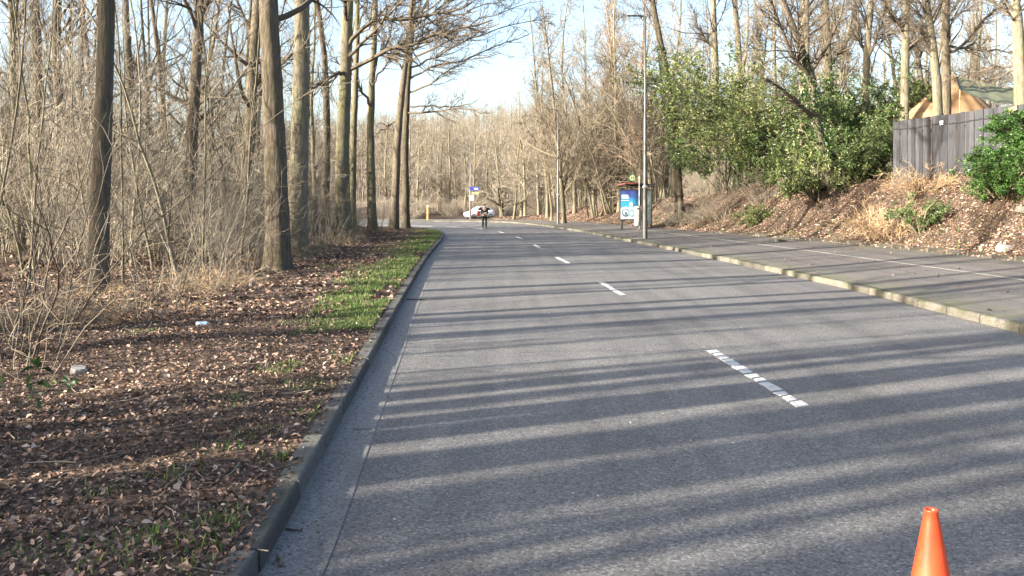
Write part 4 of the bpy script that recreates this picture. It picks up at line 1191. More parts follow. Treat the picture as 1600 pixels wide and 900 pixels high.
DRY = twig_shrub(87, 90, 1.8, 0.85, 420, 1300, 0.008, M_STRAW, M_STRAW, 0.22, 0.75, 0.0065, 0.35)
place('dry_bush', DRY, px(1392, 29.5), 29.5, 'dry straw-brown bush beside the small dark green bush', 'shrub', None, 0.2, 0.95, names=('stems', 'crown', 'leaves'))
place('dry_bush', DRY, px(1445, 30.5), 30.5, 'sparse dry reddish bush against the foot of the fence', 'shrub', None, 2.2, 0.85, 0.7, names=('stems', 'crown', 'leaves'))
place('dry_bush', BRAMBLE[0], px(1165, 47), 47, 'dry russet tangle under the tallest evergreen', 'shrub', None, 3.2, 1.2, 0.8, names=('stems', 'crown', 'leaves'))
place('dry_bush', BRAMBLE[1], px(1110, 48), 48, 'dry grey-brown tangle low on the slope beyond the bus shelter', 'shrub', None, 4.2, 1.2, 0.9, names=('stems', 'crown', 'leaves'))

for i, (xp, D, lab) in enumerate([(1050, 52, 'grey twig tangle on the bank just past the bus shelter'), (1085, 50, 'grey twig tangle on the bank under the dark glossy evergreen'), (1130, 47, 'brown twig tangle on the bank under the tallest evergreen'), (1190, 44, 'brown twig tangle low on the bank before the dense olive evergreen')]):
    place('twig_tangle', SHRUB[i], px(xp, D), D, lab, 'bramble', 'twig tangles on the bank', i*1.1, 1.0, 0.6, names=('stems', 'crown', 'leaves'))
# ------------------------------------------------------------------ ground cover: leaves and grass
def litter(seed, pts, size, mat, name, label, parent=None):
    r = np.random.default_rng(seed)
    n = len(pts)
    a = r.uniform(0, 6.283, n)
    tilt = r.normal(size=(n, 3))*np.array([0.6, 0.6, 0]) + np.array([0, 0, 1])
    up = nrm(tilt)
    d = np.stack([np.cos(a), np.sin(a), np.zeros(n)], 1)
    d = nrm(d - (d*up).sum(1, keepdims=True)*up)
    sd = np.cross(up, d)
    s = (size*(0.35 + 1.15*r.uniform(size=n)**2))[:, None]
    w = s*r.uniform(0.3, 0.75, n)[:, None]
    cu = r.uniform(-0.3, 0.75, n)[:, None]
    c = pts
    V = np.stack([c - d*s*0.5 + up*s*cu*0.3, c - d*s*0.12 + sd*w*0.5 + up*w*cu, c + d*s*0.22 + sd*w*0.38 + up*w*cu, c + d*s*0.5 + up*s*cu*0.3,
                  c + d*s*0.22 - sd*w*0.42 + up*w*cu, c - d*s*0.12 - sd*w*0.5 + up*w*cu], 1)
    b = np.arange(n)[:, None]*6
    Q = np.concatenate([b+np.array([[0, 1, 2, 3]]), b+np.array([[0, 3, 4, 5]])], 0)
    o = obj(name, mesh_np(name, V.reshape(-1, 3), Q, None, mat), parent)
    tag(o, label, kind='stuff')
    return o
def scatter_left(n, y0, y1, e0, e1, seed, pw=1.0, clump=None):
    r = np.random.default_rng(seed)
    y = y0 + (y1-y0)*r.uniform(size=n)**pw
    e = e0 + (e1-e0)*r.uniform(size=n)
    x = LKX(y) - e
    if clump:
        k = r.uniform(size=n) < np.clip(vnoise(x*clump, y*clump, seed)*1.7 - 0.25, 0.05, 1)
        x, y = x[k], y[k]
    return np.stack([x, y, left_z(x, y) + r.uniform(0.0, 0.02, len(x))], 1)
litter(1, scatter_left(105000, 2.6, 13, 0.045, 7.0, 21, 1.5), 0.034, M_LITTER, 'leaf_litter', 'brown leaf litter over the near verge')
litter(2, scatter_left(56000, 12, 62, 0.16, 9, 22, 1.4), 0.075, M_LITTER, 'leaf_litter', 'brown leaf litter along the far verge')
litter(3, scatter_left(34000, 2.6, 14, 0.2, 7.0, 23, 1.3, 0.9), 0.042, M_LITTER_TAN, 'leaf_litter', 'tan leaf drifts on the near verge, thickened for sunlit brightness')  # real drifts, with extra tan leaves imitating sunlit patches
litter(4, scatter_left(26000, 12, 60, 0.9, 8, 24, 1.3, 0.6), 0.08, M_LITTER_TAN, 'leaf_litter', 'tan leaf drifts along the far verge')
litter(5, scatter_left(14000, 9, 60, 8, 26, 25, 1.2), 0.15, M_LITTER, 'leaf_litter', 'fallen leaves deep in the wood')
def scatter_right(n, y0, y1, e0, e1, seed, pw=1.0, clump=None, abs_off=False):
    r = np.random.default_rng(seed)
    s = _s_at(y0) + (_s_at(y1)-_s_at(y0))*r.uniform(size=n)**pw
    e = e0 + (e1-e0)*r.uniform(size=n)
    if clump:
        k = r.uniform(size=n) < np.clip(vnoise(e*clump, s*clump, seed)*1.8 - 0.35, 0.02, 1)
        s, e = s[k], e[k]
    o = e if abs_off else e + np.interp(s, HB_S, PW_V)
    x = np.interp(s, rks, rk[:, 0]) + o*np.interp(s, rks, rkn[:, 0])
    y = np.interp(s, rks, rk[:, 1]) + o*np.interp(s, rks, rkn[:, 1])
    return np.stack([x, y, right_z(o, s) + r.uniform(0.004, 0.03, len(s))], 1)
litter(6, scatter_right(80000, 13, 86, -0.05, 5.0, 31, 1.5), 0.085, M_LITTER_TAN, 'leaf_litter', 'tan leaves covering the bank')
litter(7, scatter_right(26000, 14, 84, 0.0, 6.0, 32, 1.3), 0.085, M_LITTER, 'leaf_litter', 'darker leaves mixed over the bank')
litter(8, scatter_right(900, 9, 60, 0.2, 6.0, 33, 1.0, 0.5, True), 0.07, M_LITTER, 'leaf_litter', 'stray leaves on the pavement')
litter(9, scatter_right(1500, 12, 60, -0.5, 0.05, 34, 1.0), 0.08, M_LITTER_TAN, 'leaf_litter', 'leaves gathered at the back of the pavement')

def grass(seed, pts, h, name, label, mat=M_GRASS):
    r = np.random.default_rng(seed)
    n = len(pts)
    a = r.uniform(0, 6.283, n); ln = r.uniform(0.1, 0.75, n)[:, None]
    d = np.stack([np.cos(a), np.sin(a), np.zeros(n)], 1)
    sd = np.stack([-np.sin(a), np.cos(a), np.zeros(n)], 1)
    H = (h*r.uniform(0.4, 1.3, n))[:, None]; wd = H*0.05+0.0022
    z = np.array([[0, 0, 1.0]])
    V = np.stack([pts - sd*wd, pts + sd*wd, pts + z*H*0.55 + d*H*ln*0.3 + sd*wd*0.8, pts + z*H*0.55 + d*H*ln*0.3 - sd*wd*0.8, pts + z*H*(1-0.3*ln) + d*H*ln], 1)
    b = np.arange(n)[:, None]*5
    o = obj(name, mesh_np(name, V.reshape(-1, 3), b+np.array([[0, 1, 2, 3]]), b+np.array([[3, 2, 4]]), mat))
    return tag(o, label, kind='stuff')
def grass_pts(n, seed, y0, y1, pw, wmax, thr, sc=1.1):
    r = np.random.default_rng(seed)
    y = y0 + (y1-y0)*r.uniform(size=n)**pw
    e = 0.17 + np.abs(r.normal(size=n))*wmax
    x = LKX(y) - e
    k = (vnoise(x*sc*1.6, y*sc*0.8, 77) + 0.35*vnoise(x*5, y*4, 78) > thr) & (e < 0.25 + 0.058*y + 0.5*vnoise(y*0.8, y*0.1, 79))
    x, y = x[k], y[k]
    return np.stack([x, y, left_z(x, y) - 0.005], 1)
grass(1, grass_pts(52000, 41, 12, 56, 1.15, 0.75, 0.57), 0.08, 'grass', 'green grass strip along the verge kerb')
grass(2, grass_pts(20000, 42, 8.0, 15, 0.8, 0.45, 0.68), 0.05, 'grass', 'thin patchy grass on the near verge')
r_ = np.random.default_rng(43)
tuft = []
for tx, ty, nn_, sp in [(355, 805, 90, .07), (230, 830, 60, .08), (300, 850, 110, .14), (445, 705, 50, .06), (400, 672, 45, .06), (355, 690, 60, .09), (480, 600, 110, .14), (545, 560, 120, .16), (225, 525, 90, .12), (270, 735, 50, .09), (190, 860, 70, .12), (150, 765, 40, .08), (515, 420, 220, .22), (460, 505, 120, .14), (370, 620, 60, .1), (510, 640, 80, .12), (90, 850, 50, .1)]:
    D = FPX*(HC-0.14)/(ty-YH); x = px(tx, D)
    q = np.stack([x + r_.normal(size=nn_)*sp, D + r_.normal(size=nn_)*sp*1.3], 1)
    q[:, 0] = np.minimum(q[:, 0], LKX(q[:, 1]) - 0.17)
    tuft.append(np.c_[q, left_z(q[:, 0], q[:, 1])])
grass(3, np.concatenate(tuft), 0.045, 'grass', 'single green tufts in the leaf litter')
grass(4, scatter_right(2600, 22, 70, 0.0, 2.0, 45, 1.0, 0.9), 0.13, 'grass', 'sparse green weeds at the foot of the bank')

# dead twigs lying in the litter
r_ = np.random.default_rng(47)
n = 900
y = 3 + 40*r_.uniform(size=n)**1.6; e = 0.3 + 6*r_.uniform(size=n); x = LKX(y) - e
a = r_.uniform(0, 6.283, n); L = r_.uniform(0.06, 0.4, n)
p0 = np.stack([x, y, left_z(x, y)+0.012], 1)
d = np.stack([np.cos(a), np.sin(a), r_.normal(size=n)*0.08], 1)
pl = np.stack([p0, p0+d*L[:, None]*0.5+r_.normal(size=(n, 3))*0.008, p0+d*L[:, None]], 1)
V, Q = tubes(pl, np.repeat(r_.uniform(0.002, 0.0055, n)[:, None], 3, 1), 4)
tag(obj('twig_litter', mesh_np('twig_litter', V, Q, None, M_TWIG)), 'small dead twigs lying in the leaf litter', kind='stuff')
# pale grit and chips on the carriageway
n = 110
y = 3.5 + 24*r_.uniform(size=n)**1.5; f_ = r_.uniform(size=n); x = LKX(y)+0.1 + (RKX(y)-LKX(y)-0.2)*f_
s = r_.uniform(0.003, 0.010, n)
V = np.stack([np.stack([x-s, y-s*.6, 0*x+0.002], 1), np.stack([x+s, y-s*.8, 0*x+0.002], 1), np.stack([x+s*.3, y+s, 0*x+0.002], 1), np.stack([x, y, 0.002+s*.8], 1)], 1)
b = np.arange(n)[:, None]*4
tag(obj('road_grit', mesh_np('road_grit', V.reshape(-1, 3), None, np.concatenate([b+np.array([[0, 1, 3]]), b+np.array([[1, 2, 3]]), b+np.array([[2, 0, 3]])]), M_GRIT)), 'pale grit specks scattered on the asphalt', kind='stuff')
# dirt crumbs in the gutter
n = 700
y = 3.5 + 40*r_.uniform(size=n)**1.4; x = LKX(y) + 0.01 + np.abs(r_.normal(size=n))*0.16
s = r_.uniform(0.003, 0.012, n)
V = np.stack([np.stack([x-s, y-s*.6, 0*x+0.004], 1), np.stack([x+s, y-s*.8, 0*x+0.004], 1), np.stack([x+s*.3, y+s, 0*x+0.004], 1), np.stack([x, y, 0.004+s*.8], 1)], 1)
tag(obj('gutter_dirt', mesh_np('gutter_dirt', V.reshape(-1, 3), None, np.concatenate([np.arange(n)[:, None]*4+np.array([[0, 1, 3]]), np.arange(n)[:, None]*4+np.array([[1, 2, 3]]), np.arange(n)[:, None]*4+np.array([[2, 0, 3]])]), M_TWIG_DARK)), 'dark crumbs of dirt along the gutter', kind='stuff')

# single sticks in the gutter, with side shoots
def stick(x_, y_, L, rad, ang, label, mat, seed):
    r = np.random.default_rng(seed)
    D = FPX*HC/(y_-YH); e = empty('fallen_stick', (px(x_, D), D, 0.004+rad), ang)
    tag(e, label, 'stick', 'sticks lying in the gutter')
    P = np.stack([np.linspace(-L/2, L/2, 7), np.cumsum(r.normal(size=7))*L*0.025, np.zeros(7)], 1)
    MB().tube(P, np.linspace(1, 0.6, 7)*rad*(1+0.12*r.normal(size=7)), 7).build('stem', mat, e, True)
    MB().tube(np.array([P[4], P[4]+np.array([L*0.08, L*0.07, rad*0.4]), P[4]+np.array([L*0.14, L*0.09, rad*0.6])]), [rad*0.5, rad*0.4, rad*0.25], 5).build('side_shoot', mat, e, True)
stick(459, 831, 0.10, 0.006, -0.35, 'dark curved stick in the gutter, second nearest', M_TWIG_DARK, 1)
stick(436, 880, 0.12, 0.010, 2.0, 'thick mossy stick in the gutter nearest the kerb end', M_BARK_GREEN, 2)
stick(650, 469, 0.34, 0.012, 0.0, 'dark stick lying across the gutter beside the grass', M_TWIG_DARK, 3)
stick(566, 672, 0.14, 0.004, 0.25, 'thin pale stick in the gutter midway along the near kerb', M_TWIG, 4)

# ------------------------------------------------------------------ traffic cone
D = 3.44
e = empty('traffic_cone', (px(1455, D), D, 0.0)); tag(e, 'orange plastic traffic cone standing on the asphalt', 'cone')
MB().box((0, 0, 0.014), (0.30, 0.30, 0.028), 0.008).build('base_plate', M_CONE, e)
h = 0.5
prof = [(0.112, 0.028), (0.112, 0.040), (0.104, 0.055)] + [(0.104 - (0.104-0.026)*t, 0.055 + (h-0.067)*t) for t in np.linspace(0.04, 1, 14)] + [(0.0275, h-0.008), (0.0275, h-0.002), (0.025, h), (0.020, h-0.002), (0.019, h-0.02), (0.05, 0.3), (0.09, 0.06)]
MB().lathe(prof, 40).build('cone_body', M_CONE, e, True)
# a scuffed pale sticker low on the side
t = np.linspace(-0.1, 0.25, 6); zz = np.linspace(0.165, 0.235, 4)
V = [((0.1046-(0.104-0.026)*(z_-0.055)/(h-0.067)+0.0012)*math.cos(a_), (0.1046-(0.104-0.026)*(z_-0.055)/(h-0.067)+0.0012)*math.sin(a_), z_) for z_ in zz for a_ in t]
obj('sticker', mesh_np('sticker', V, grid_quads(4, 6), None, M_SIGNWHITE), e)

# ------------------------------------------------------------------ lamp posts
def lamp(x, D, H, label, head=0.85, rb=0.105, rt=0.055, z=None):
    X = px(x, D); zz = KT + 0.01 if z is None else z
    e = empty('street_lamp', (X, D, zz)); tag(e, label, 'street lamp', 'street lamps along the pavement')
    hs = np.array([-0.02, 0.02, 0.9, 1.05, 2.4, 2.5, H*0.55, H*0.56, H-0.05])
    rr = np.array([rb*1.05, rb*1.02, rb, rb, rb*0.95, rb*0.8, rt*1.25, rt, rt*0.85])
    MB().tube(np.stack([np.zeros(9), np.zeros(9), hs], 1), rr, 14).build('pole', M_STEEL, e, True)
    MB().lathe([(rb*0.86, 2.36), (rb*1.2, 2.38), (rb*1.2, 2.47), (rb*0.86, 2.49)], 14).build('band', M_STEEL_L, e, True)
    hd = MB().tube(np.array([[0.06, 0, H-0.10], [-0.02, 0, H-0.02], [-0.3, 0, H+0.015]]), [rt*0.8, rt*0.7, rt*0.6], 8).build('arm', M_STEEL, e, True)
    n = 8; V = []
    for i, t in enumerate(np.linspace(0, 1, n)):
        w_ = 0.03 + 0.13*math.sin(min(1, t*1.8+0.15)*math.pi/2)*(1-0.35*max(0, t-0.7)/0.3)
        hh = 0.05*(1-0.4*t)
        x_ = -0.15 - t*(head-0.15); z_ = H + 0.03 + 0.012*t
        V += [(x_, -w_, z_-hh*.4), (x_, -w_*.8, z_+hh*.5), (x_, w_*.8, z_+hh*.5), (x_, w_, z_-hh*.4)]
    q = [(i*4+a_, i*4+(a_+1) % 4, i*4+4+(a_+1) % 4, i*4+4+a_) for i in range(n-1) for a_ in range(4)] + [(3, 2, 1, 0), (n*4-4, n*4-3, n*4-2, n*4-1)]
    hd = obj('lamp_head', mesh_np('lamp_head', V, q, None, M_STEEL), e)
    MB().box((-0.15-(head-0.15)*0.55, 0, H+0.006), (0.4, 0.17, 0.012), 0.004).build('lens', M_LAMPGL, hd)
    MB().box((0.0, -rb*1.0, 0.75), (0.09, 0.02, 0.36), 0.006).build('service_door', M_STEEL, e)
    return e
lamp(1008, 40, zpx(25, 40)-0.15, 'tall grey street lamp nearest, rising before the bus shelter')
lamp(872, 70, zpx(171, 70)-0.15, 'middle street lamp with pale head before the tall pale tree')
le = lamp(735, 89.5, zpx(227, 89.5)-0.15, 'farthest street lamp at the bend, carrying blue and yellow signs', 0.75)

# signs on the far lamp: each plate is a thing held by the post
def plate(name, x, y, D, w, h, mat, label, marks=(), mmat=None):
    e = empty(name, (px(x, D), D-0.12, zpx(y, D))); tag(e, label, 'sign', 'signs on the farthest lamp post')
    MB().box((0, 0, 0), (w, 0.025, h), 0.006).build('plate', mat, e)
    for (mx, mz, mw, mh) in marks:
        MB().box((mx, -0.0165, mz), (mw, 0.005, mh)).build('lettering', mmat or M_SIGNWHITE, e)
    MB().box((-w*0.35, 0.06, 0), (0.06, 0.10, h*0.5), 0.005).build('bracket', M_STEEL, e)
plate('street_name_sign', 741, 295, 89.5, 0.95, 0.36, M_SIGNBLUE, 'blue name sign on the farthest lamp post', [(0.03, 0, 0.05, .16), (0.10, 0.02, 0.04, .20), (0.20, 0, 0.10, .14), (0.36, 0.01, 0.05, .18), (0.30, 0, 0.03, .12)])
plate('direction_sign', 742.5, 302, 89.5, 0.72, 0.24, M_SIGNYEL, 'yellow sign below the blue one on the farthest lamp post', [(0, 0, 0.42, 0.05), (-.12, .0, .05, .12)], M_BLACK)
plate('notice_sign', 737, 309, 89.5, 0.50, 0.52, M_SIGNWHITE, 'square white sign below the yellow one on the farthest lamp post', [(0, 0.08, 0.22, 0.12), (0, -0.1, 0.3, 0.05)], M_STEEL)
# yellow marker post across the bend
D = 88.6
e = empty('marker_post', (px(668, D), D, KT)); tag(e, 'short yellow marker post across the bend', 'post')
MB().box((0, 0, 0.72), (0.17, 0.08, 1.45), 0.015).build('post_body', M_YELLOW, e)
MB().box((0, 0, 1.47), (0.19, 0.10, 0.06), 0.01).build('cap', M_SIGNWHITE, e)

# ------------------------------------------------------------------ bus shelter
D0 = 53.0
xs0, xs1 = px(968, D0), px(1001, D0)
zb = KT + 0.036*2.6
e = empty('bus_shelter', (xs0, D0, zb)); tag(e, 'bus shelter with red-brown roof edge beside the nearest lamp post', 'bus shelter')
zbase = zpx(344, D0) - zb; ztop = zpx(296, D0) - zb; W = xs1 - xs0
zbase = max(zbase, 0.22)
zc = (zbase+ztop)/2; hh = ztop - zbase
ac = MB().box((W/2, 0, zc), (W, 0.20, hh), 0.02).build('advert_case', M_BLACK, e)
V = [(0.06, -0.105, zbase+0.07), (W-0.06, -0.105, zbase+0.07), (W-0.06, -0.105, ztop-0.07), (0.06, -0.105, ztop-0.07)]
obj('poster', mesh_np('poster', V, [(0, 1, 2, 3)], None, M_POSTER, False, [(0, 0), (1, 0), (1, 1), (0, 1)]), ac)
pw_, ph_ = W-0.12, hh-0.14
def pb(u, v_, w_, h_, mat, nm='poster_print', zoff=0.0):
    MB().box((0.06+u*pw_, -0.108-zoff, zbase+0.07+v_*ph_), (w_*pw_, 0.004, h_*ph_)).build(nm, mat, ac)
pb(0.22, 0.82, 0.34, 0.055, M_SIGNWHITE, 'lettering'); pb(0.24, 0.75, 0.38, 0.055, M_SIGNWHITE, 'lettering'); pb(0.22, 0.655, 0.40, 0.02, M_SIGNWHITE, 'lettering')
def disc(u, v_, r_o, mat, zoff, sx=1.0):
    a_ = np.linspace(0, 2*math.pi, 20, endpoint=False)
    c = (0.06+u*pw_, -0.108-zoff, zbase+0.07+v_*ph_)
    V = [(c[0]+math.cos(t_)*r_o*sx, c[1], c[2]+math.sin(t_)*r_o) for t_ in a_] + [c]
    obj('poster_print', mesh_np('poster_print', V, None, [(i, (i+1) % 20, 20) for i in range(20)], mat), ac)
M_PGREY = plain('print_grey', (0.13, 0.16, 0.19), 0.3); M_PTEAL = plain('print_teal', (0.22, 0.42, 0.45), 0.3); M_PPALE = plain('print_pale', (0.55, 0.72, 0.78), 0.3)
disc(0.26, 0.22, 0.26, M_PGREY, 0.001); disc(0.25, 0.24, 0.17, M_PPALE, 0.003); disc(0.27, 0.2, 0.08, M_PGREY, 0.005)
disc(0.56, 0.2, 0.24, M_PTEAL, 0.002, 0.9); disc(0.54, 0.48, 0.22, M_PPALE, 0.003, 0.5); disc(0.58, 0.2, 0.13, M_PPALE, 0.005)
for lx in (0.15, W-0.15):
    MB().box((lx, 0, zbase/2-0.05), (0.10, 0.08, zbase+0.14), 0.01).build('leg', M_BLACK, e)
# roof and walls, running away along the path
xr0, xr1 = px(977, D0)-xs0, px(1024, D0)-xs0
zr = zpx(288, D0) - zb
Ld = 3.4
rf = MB().box(((xr0+xr1)/2, Ld/2-0.1, zr), (xr1-xr0, Ld, 0.07), 0.015).build('roof', M_BLACK, e)
MB().box((xr0+0.42, -0.115+0.0, zr+0.05), (0.95, 0.06, 0.09), 0.01).build('roof_trim', M_REDROOF, rf)
MB().box((xr0-0.02, Ld/2-0.1, zr+0.045), (0.05, Ld, 0.08), 0.01).build('roof_trim', M_REDROOF, rf)
MB().box(((xr0+xr1)/2+.2, Ld/2-0.1, zr-0.13), (xr1-xr0-0.5, Ld-0.2, 0.05), 0.01).build('roof_beam', M_BLACK, rf)
xb = px(1018, D0) - xs0
for py in (0.02, Ld*0.5, Ld-0.25):
    MB().box((xb, py, zr/2-0.06), (0.07, 0.07, zr+0.05), 0.008).build('post', M_BLACK, e)
MB().box((xb-0.5, 0.02, zr-0.35), (1.0, 0.05, 0.05), 0.006).build('rail', M_BLACK, e)
MB().box((xb-0.5, 0.02, 0.25), (1.0, 0.05, 0.05), 0.006).build('rail', M_BLACK, e)
MB().box((xb-0.48, 0.02, zr*0.52), (0.9, 0.03, 0.05), 0.006).build('rail', M_STEEL, e)
MB().box((xb-0.26, 0.022, (zr-0.35+0.25)/2), (0.46, 0.012, zr-0.66)).build('glass_pane', M_GLASS, e)
MB().box((xb-0.76, 0.022, (zr-0.35+0.25)/2), (0.46, 0.012, zr-0.66)).build('glass_pane', M_GLASS, e)
for k in range(2):
    MB().box((xb, Ld*0.25+k*Ld*0.46, (zr-0.3+0.25)/2), (0.012, Ld*0.42, zr-0.6)).build('glass_pane', M_GLASS, e)
MB().box((xb-0.3, Ld*0.5, 0.46), (0.38, 2.0, 0.05), 0.01).build('bench_seat', M_STEEL, e)
for k in (0.7, 2.6):
    MB().box((xb-0.3, k, 0.2), (0.06, 0.06, 0.5), 0.006).build('bench_leg', M_STEEL, e)
# stop sign disc on its pole
D = 52.2
e = empty('bus_stop_sign', (px(999, D), D, zb)); tag(e, 'round bus stop sign with a green H above the shelter', 'sign')
zs = zpx(278, D) - zb; xo = px(988, D) - px(999, D)
MB().tube(np.array([[0, 0, -0.05], [0, 0, 1.5], [0, 0, zs+0.1]]), 0.035, 10).build('pole', M_BIN, e, True)
def discm(r_o, d, mat, nm, y_, par):
    prof = [(0.001, -d/2), (r_o, -d/2), (r_o, d/2), (0.001, d/2)]
    o = MB().lathe(prof, 28).build(nm, mat, par)
    o.rotation_euler = (math.radians(90), 0, 0); o.location = (xo, y_, zs)
    return o
dk = discm(0.21, 0.03, M_HGREEN, 'disc', -0.04, e)
discm(0.165, 0.012, M_HYEL, 'disc_face', -0.058, e)
for (hx, hz, hw, hhh) in ((-0.065, 0, 0.04, 0.2), (0.065, 0, 0.04, 0.2), (0, 0, 0.13, 0.04)):
    MB().box((xo+hx, -0.068, zs+hz), (hw, 0.008, hhh)).build('lettering', M_HGREEN, e)
MB().box((xo/2, 0, zs), (abs(xo)+0.05, 0.03, 0.04)).build('bracket', M_BIN, e)
MB().box((0.02, -0.06, 1.25), (0.30, 0.03, 0.42), 0.008).build('timetable', plain('timetable_brown', (0.20, 0.12, 0.10), 0.5), e)
# litter bin
D = 50.5
xb_ = px(996, D)
e = empty('litter_bin', (xb_, D, surf_z(xb_, D))); tag(e, 'pale grey litter bin in front of the bus shelter poster', 'bin')
zt = zpx(322, D) - surf_z(xb_, D)
MB().lathe([(0.001, 0.26), (0.15, 0.26), (0.175, 0.30), (0.19, 0.7), (0.19, zt-0.12), (0.16, zt-0.03), (0.06, zt), (0.001, zt)], 20).build('bin_body', M_BIN, e, True)
MB().tube(np.array([[0, 0.05, -0.05], [0, 0.05, 0.3]]), 0.035, 8).build('post', M_STEEL, e)
MB().box((0, -0.165, zt-0.16), (0.2, 0.06, 0.09), 0.01).build('slot', M_BLACK, e)

# ------------------------------------------------------------------ fence and what stands behind it
def fx(t): return np.array([14.75, 33.2])*(1-t) + np.array([18.6, 18.0])*t
FL = float(np.linalg.norm(fx(1)-fx(0))); fd = (fx(1)-fx(0))/FL; fn = np.array([-fd[1], fd[0]])
if fn[0] > 0: fn = -fn
fa = math.atan2(fd[1], fd[0])
e = empty('fence', (fx(0)[0], fx(0)[1], 0.0)); tag(e, 'dark grey board fence along the top of the bank', 'fence')
nb = int(FL/0.205)
fb = MB().box((0, 0, 0), (0.202, 0.024, 3.1), 0.004).mesh('board', M_FENCE)
for i in range(nb):
    c = fd*(i+0.5)*0.205
    o = obj('board', fb, e)
    zt_ = 4.93 + random.uniform(-0.012, 0.012)
    pr = (0.012 if i % 2 else -0.014) + random.uniform(-.003, .003)
    o.location = (c[0]+fn[0]*pr, c[1]+fn[1]*pr, zt_ - 1.55)
    o.rotation_euler = (0, random.uniform(-.004, .004), fa + random.uniform(-.05, .05))
for i in range(0, nb, 12):
    c = fd*(i*0.205+0.02) - fn*0.09
    MB().box((c[0], c[1], 3.35), (0.1, 0.1, 3.3), 0.01, fa).build('post', M_FENCE, e)
for zz in (4.45, 3.1):
    c = fd*FL/2 - fn*0.055
    MB().box((c[0], c[1], zz), (FL, 0.05, 0.1), 0.008, fa).build('rail', M_FENCE, e)
c = fn*0.08
tt = np.linspace(0, 1, 60)
P = np.stack([fd[0]*FL*tt+c[0], fd[1]*FL*tt+c[1], 4.66 - 0.10*tt - 0.05*np.abs(np.sin(tt*22))], 1)
MB().tube(P, 0.010, 5).build('wire', M_BLACK, e)
def on_fence(x, y, D): return px(x, D)-fx(0)[0], D-fx(0)[1], zpx(y, D)
def fence_at(xp):
    for t in np.linspace(0, 1, 400):
        p = fx(t)
        if 800+FPX*p[0]/p[1] >= xp: return p
    return fx(1)
p = fence_at(1473) + fn*0.05
MB().box((p[0]-fx(0)[0], p[1]-fx(0)[1], zpx(192, p[1])), (0.16, 0.05, 0.15), 0.01, fa).build('white_plate', M_SIGNWHITE, e)
p = fence_at(1584) + fn*0.07
o = MB().box((0, 0, 0), (0.36, 0.03, 0.15), 0.008).build('wooden_board', M_WOOD, e)
o.location = (p[0]-fx(0)[0], p[1]-fx(0)[1], zpx(171, p[1])); o.rotation_euler = (0, -0.25 if fd[0] > 0 else 0.25, fa)

# brown tent: folded canvas over a bowed ridge
D = 38.0
bx, bz = px(1485, D), surf_z(px(1485, D), D)
e = empty('canvas_tent', (bx, D, bz)); tag(e, 'brown canvas tent with folds behind the grey fence', 'tent')
zt = zpx(118, D) - bz
nu, nv = 60, 16
V = []
for j in range(nv):
    v_ = j/(nv-1)
    for i in range(nu):
        a_ = i/nu*2*math.pi
        rad = 0.12 + 1.68*min(1.0, v_/0.5)**0.9*(1 + 0.05*math.cos(a_*16)*(0.3+v_))
        V.append((rad*math.cos(a_)*1.15, rad*math.sin(a_)*0.9, zt*(1-v_**0.95*0.86) if v_ < 1 else 0.0))
q = [(j*nu+i, j*nu+(i+1) % nu, (j+1)*nu+(i+1) % nu, (j+1)*nu+i) for j in range(nv-1) for i in range(nu)]
obj('canvas', mesh_np('canvas', V, q, None, M_TENT, True), e)
MB().tube(np.array([[0, 0, -0.1], [0, 0, zt+0.25]]), 0.05, 8).build('tent_pole', M_WOOD, e)
# olive tarpaulin stretched between posts
D = 34.5
cs = [(1500, 142, 33.5), (1600, 166, 31.5), (1596, 140, 36.5), (1494, 118, 38.0)]
C3 = np.array([(px(x, d), d, zpx(y, d)) for x, y, d in cs])
bx, by = C3[:, 0].mean(), C3[:, 1].mean(); bz = surf_z(bx, by)
e = empty('tarpaulin', (bx, by, bz)); tag(e, 'olive green tarpaulin awning slung beside the brown tent', 'awning')
n = 14; V = []
for i in range(n):
    for j in range(n):
        u, v_ = i/(n-1), j/(n-1)
        p = (C3[0]*(1-u)+C3[1]*u)*(1-v_) + (C3[3]*(1-u)+C3[2]*u)*v_
        sag = -0.10*math.sin(u*math.pi) - 0.12*math.sin(v_*math.pi) + 0.03*math.sin(u*18+v_*5)
        V.append((p[0]-bx, p[1]-by, p[2]-bz+sag))
V = np.array(V); V2 = V - np.array([0, 0, 0.012])
q = grid_quads(n, n)
edge = [i for i in range(n)] + [i*n+n-1 for i in range(1, n)] + [(n-1)*n+i for i in range(n-2, -1, -1)] + [i*n for i in range(n-2, 0, -1)]
eq = [(edge[k], edge[(k+1) % len(edge)], edge[(k+1) % len(edge)]+n*n, edge[k]+n*n) for k in range(len(edge))]
obj('sheet', mesh_np('sheet', np.vstack([V, V2]), np.vstack([q, q[:, ::-1]+n*n, np.array(eq)]), None, M_TARP, True), e)
for p in C3:
    z0 = surf_z(p[0], p[1]) - bz - 0.1
    MB().tube(np.array([[p[0]-bx, p[1]-by, z0], [p[0]-bx, p[1]-by, p[2]-bz+0.05]]), 0.03, 8).build('post', M_WOOD, e)

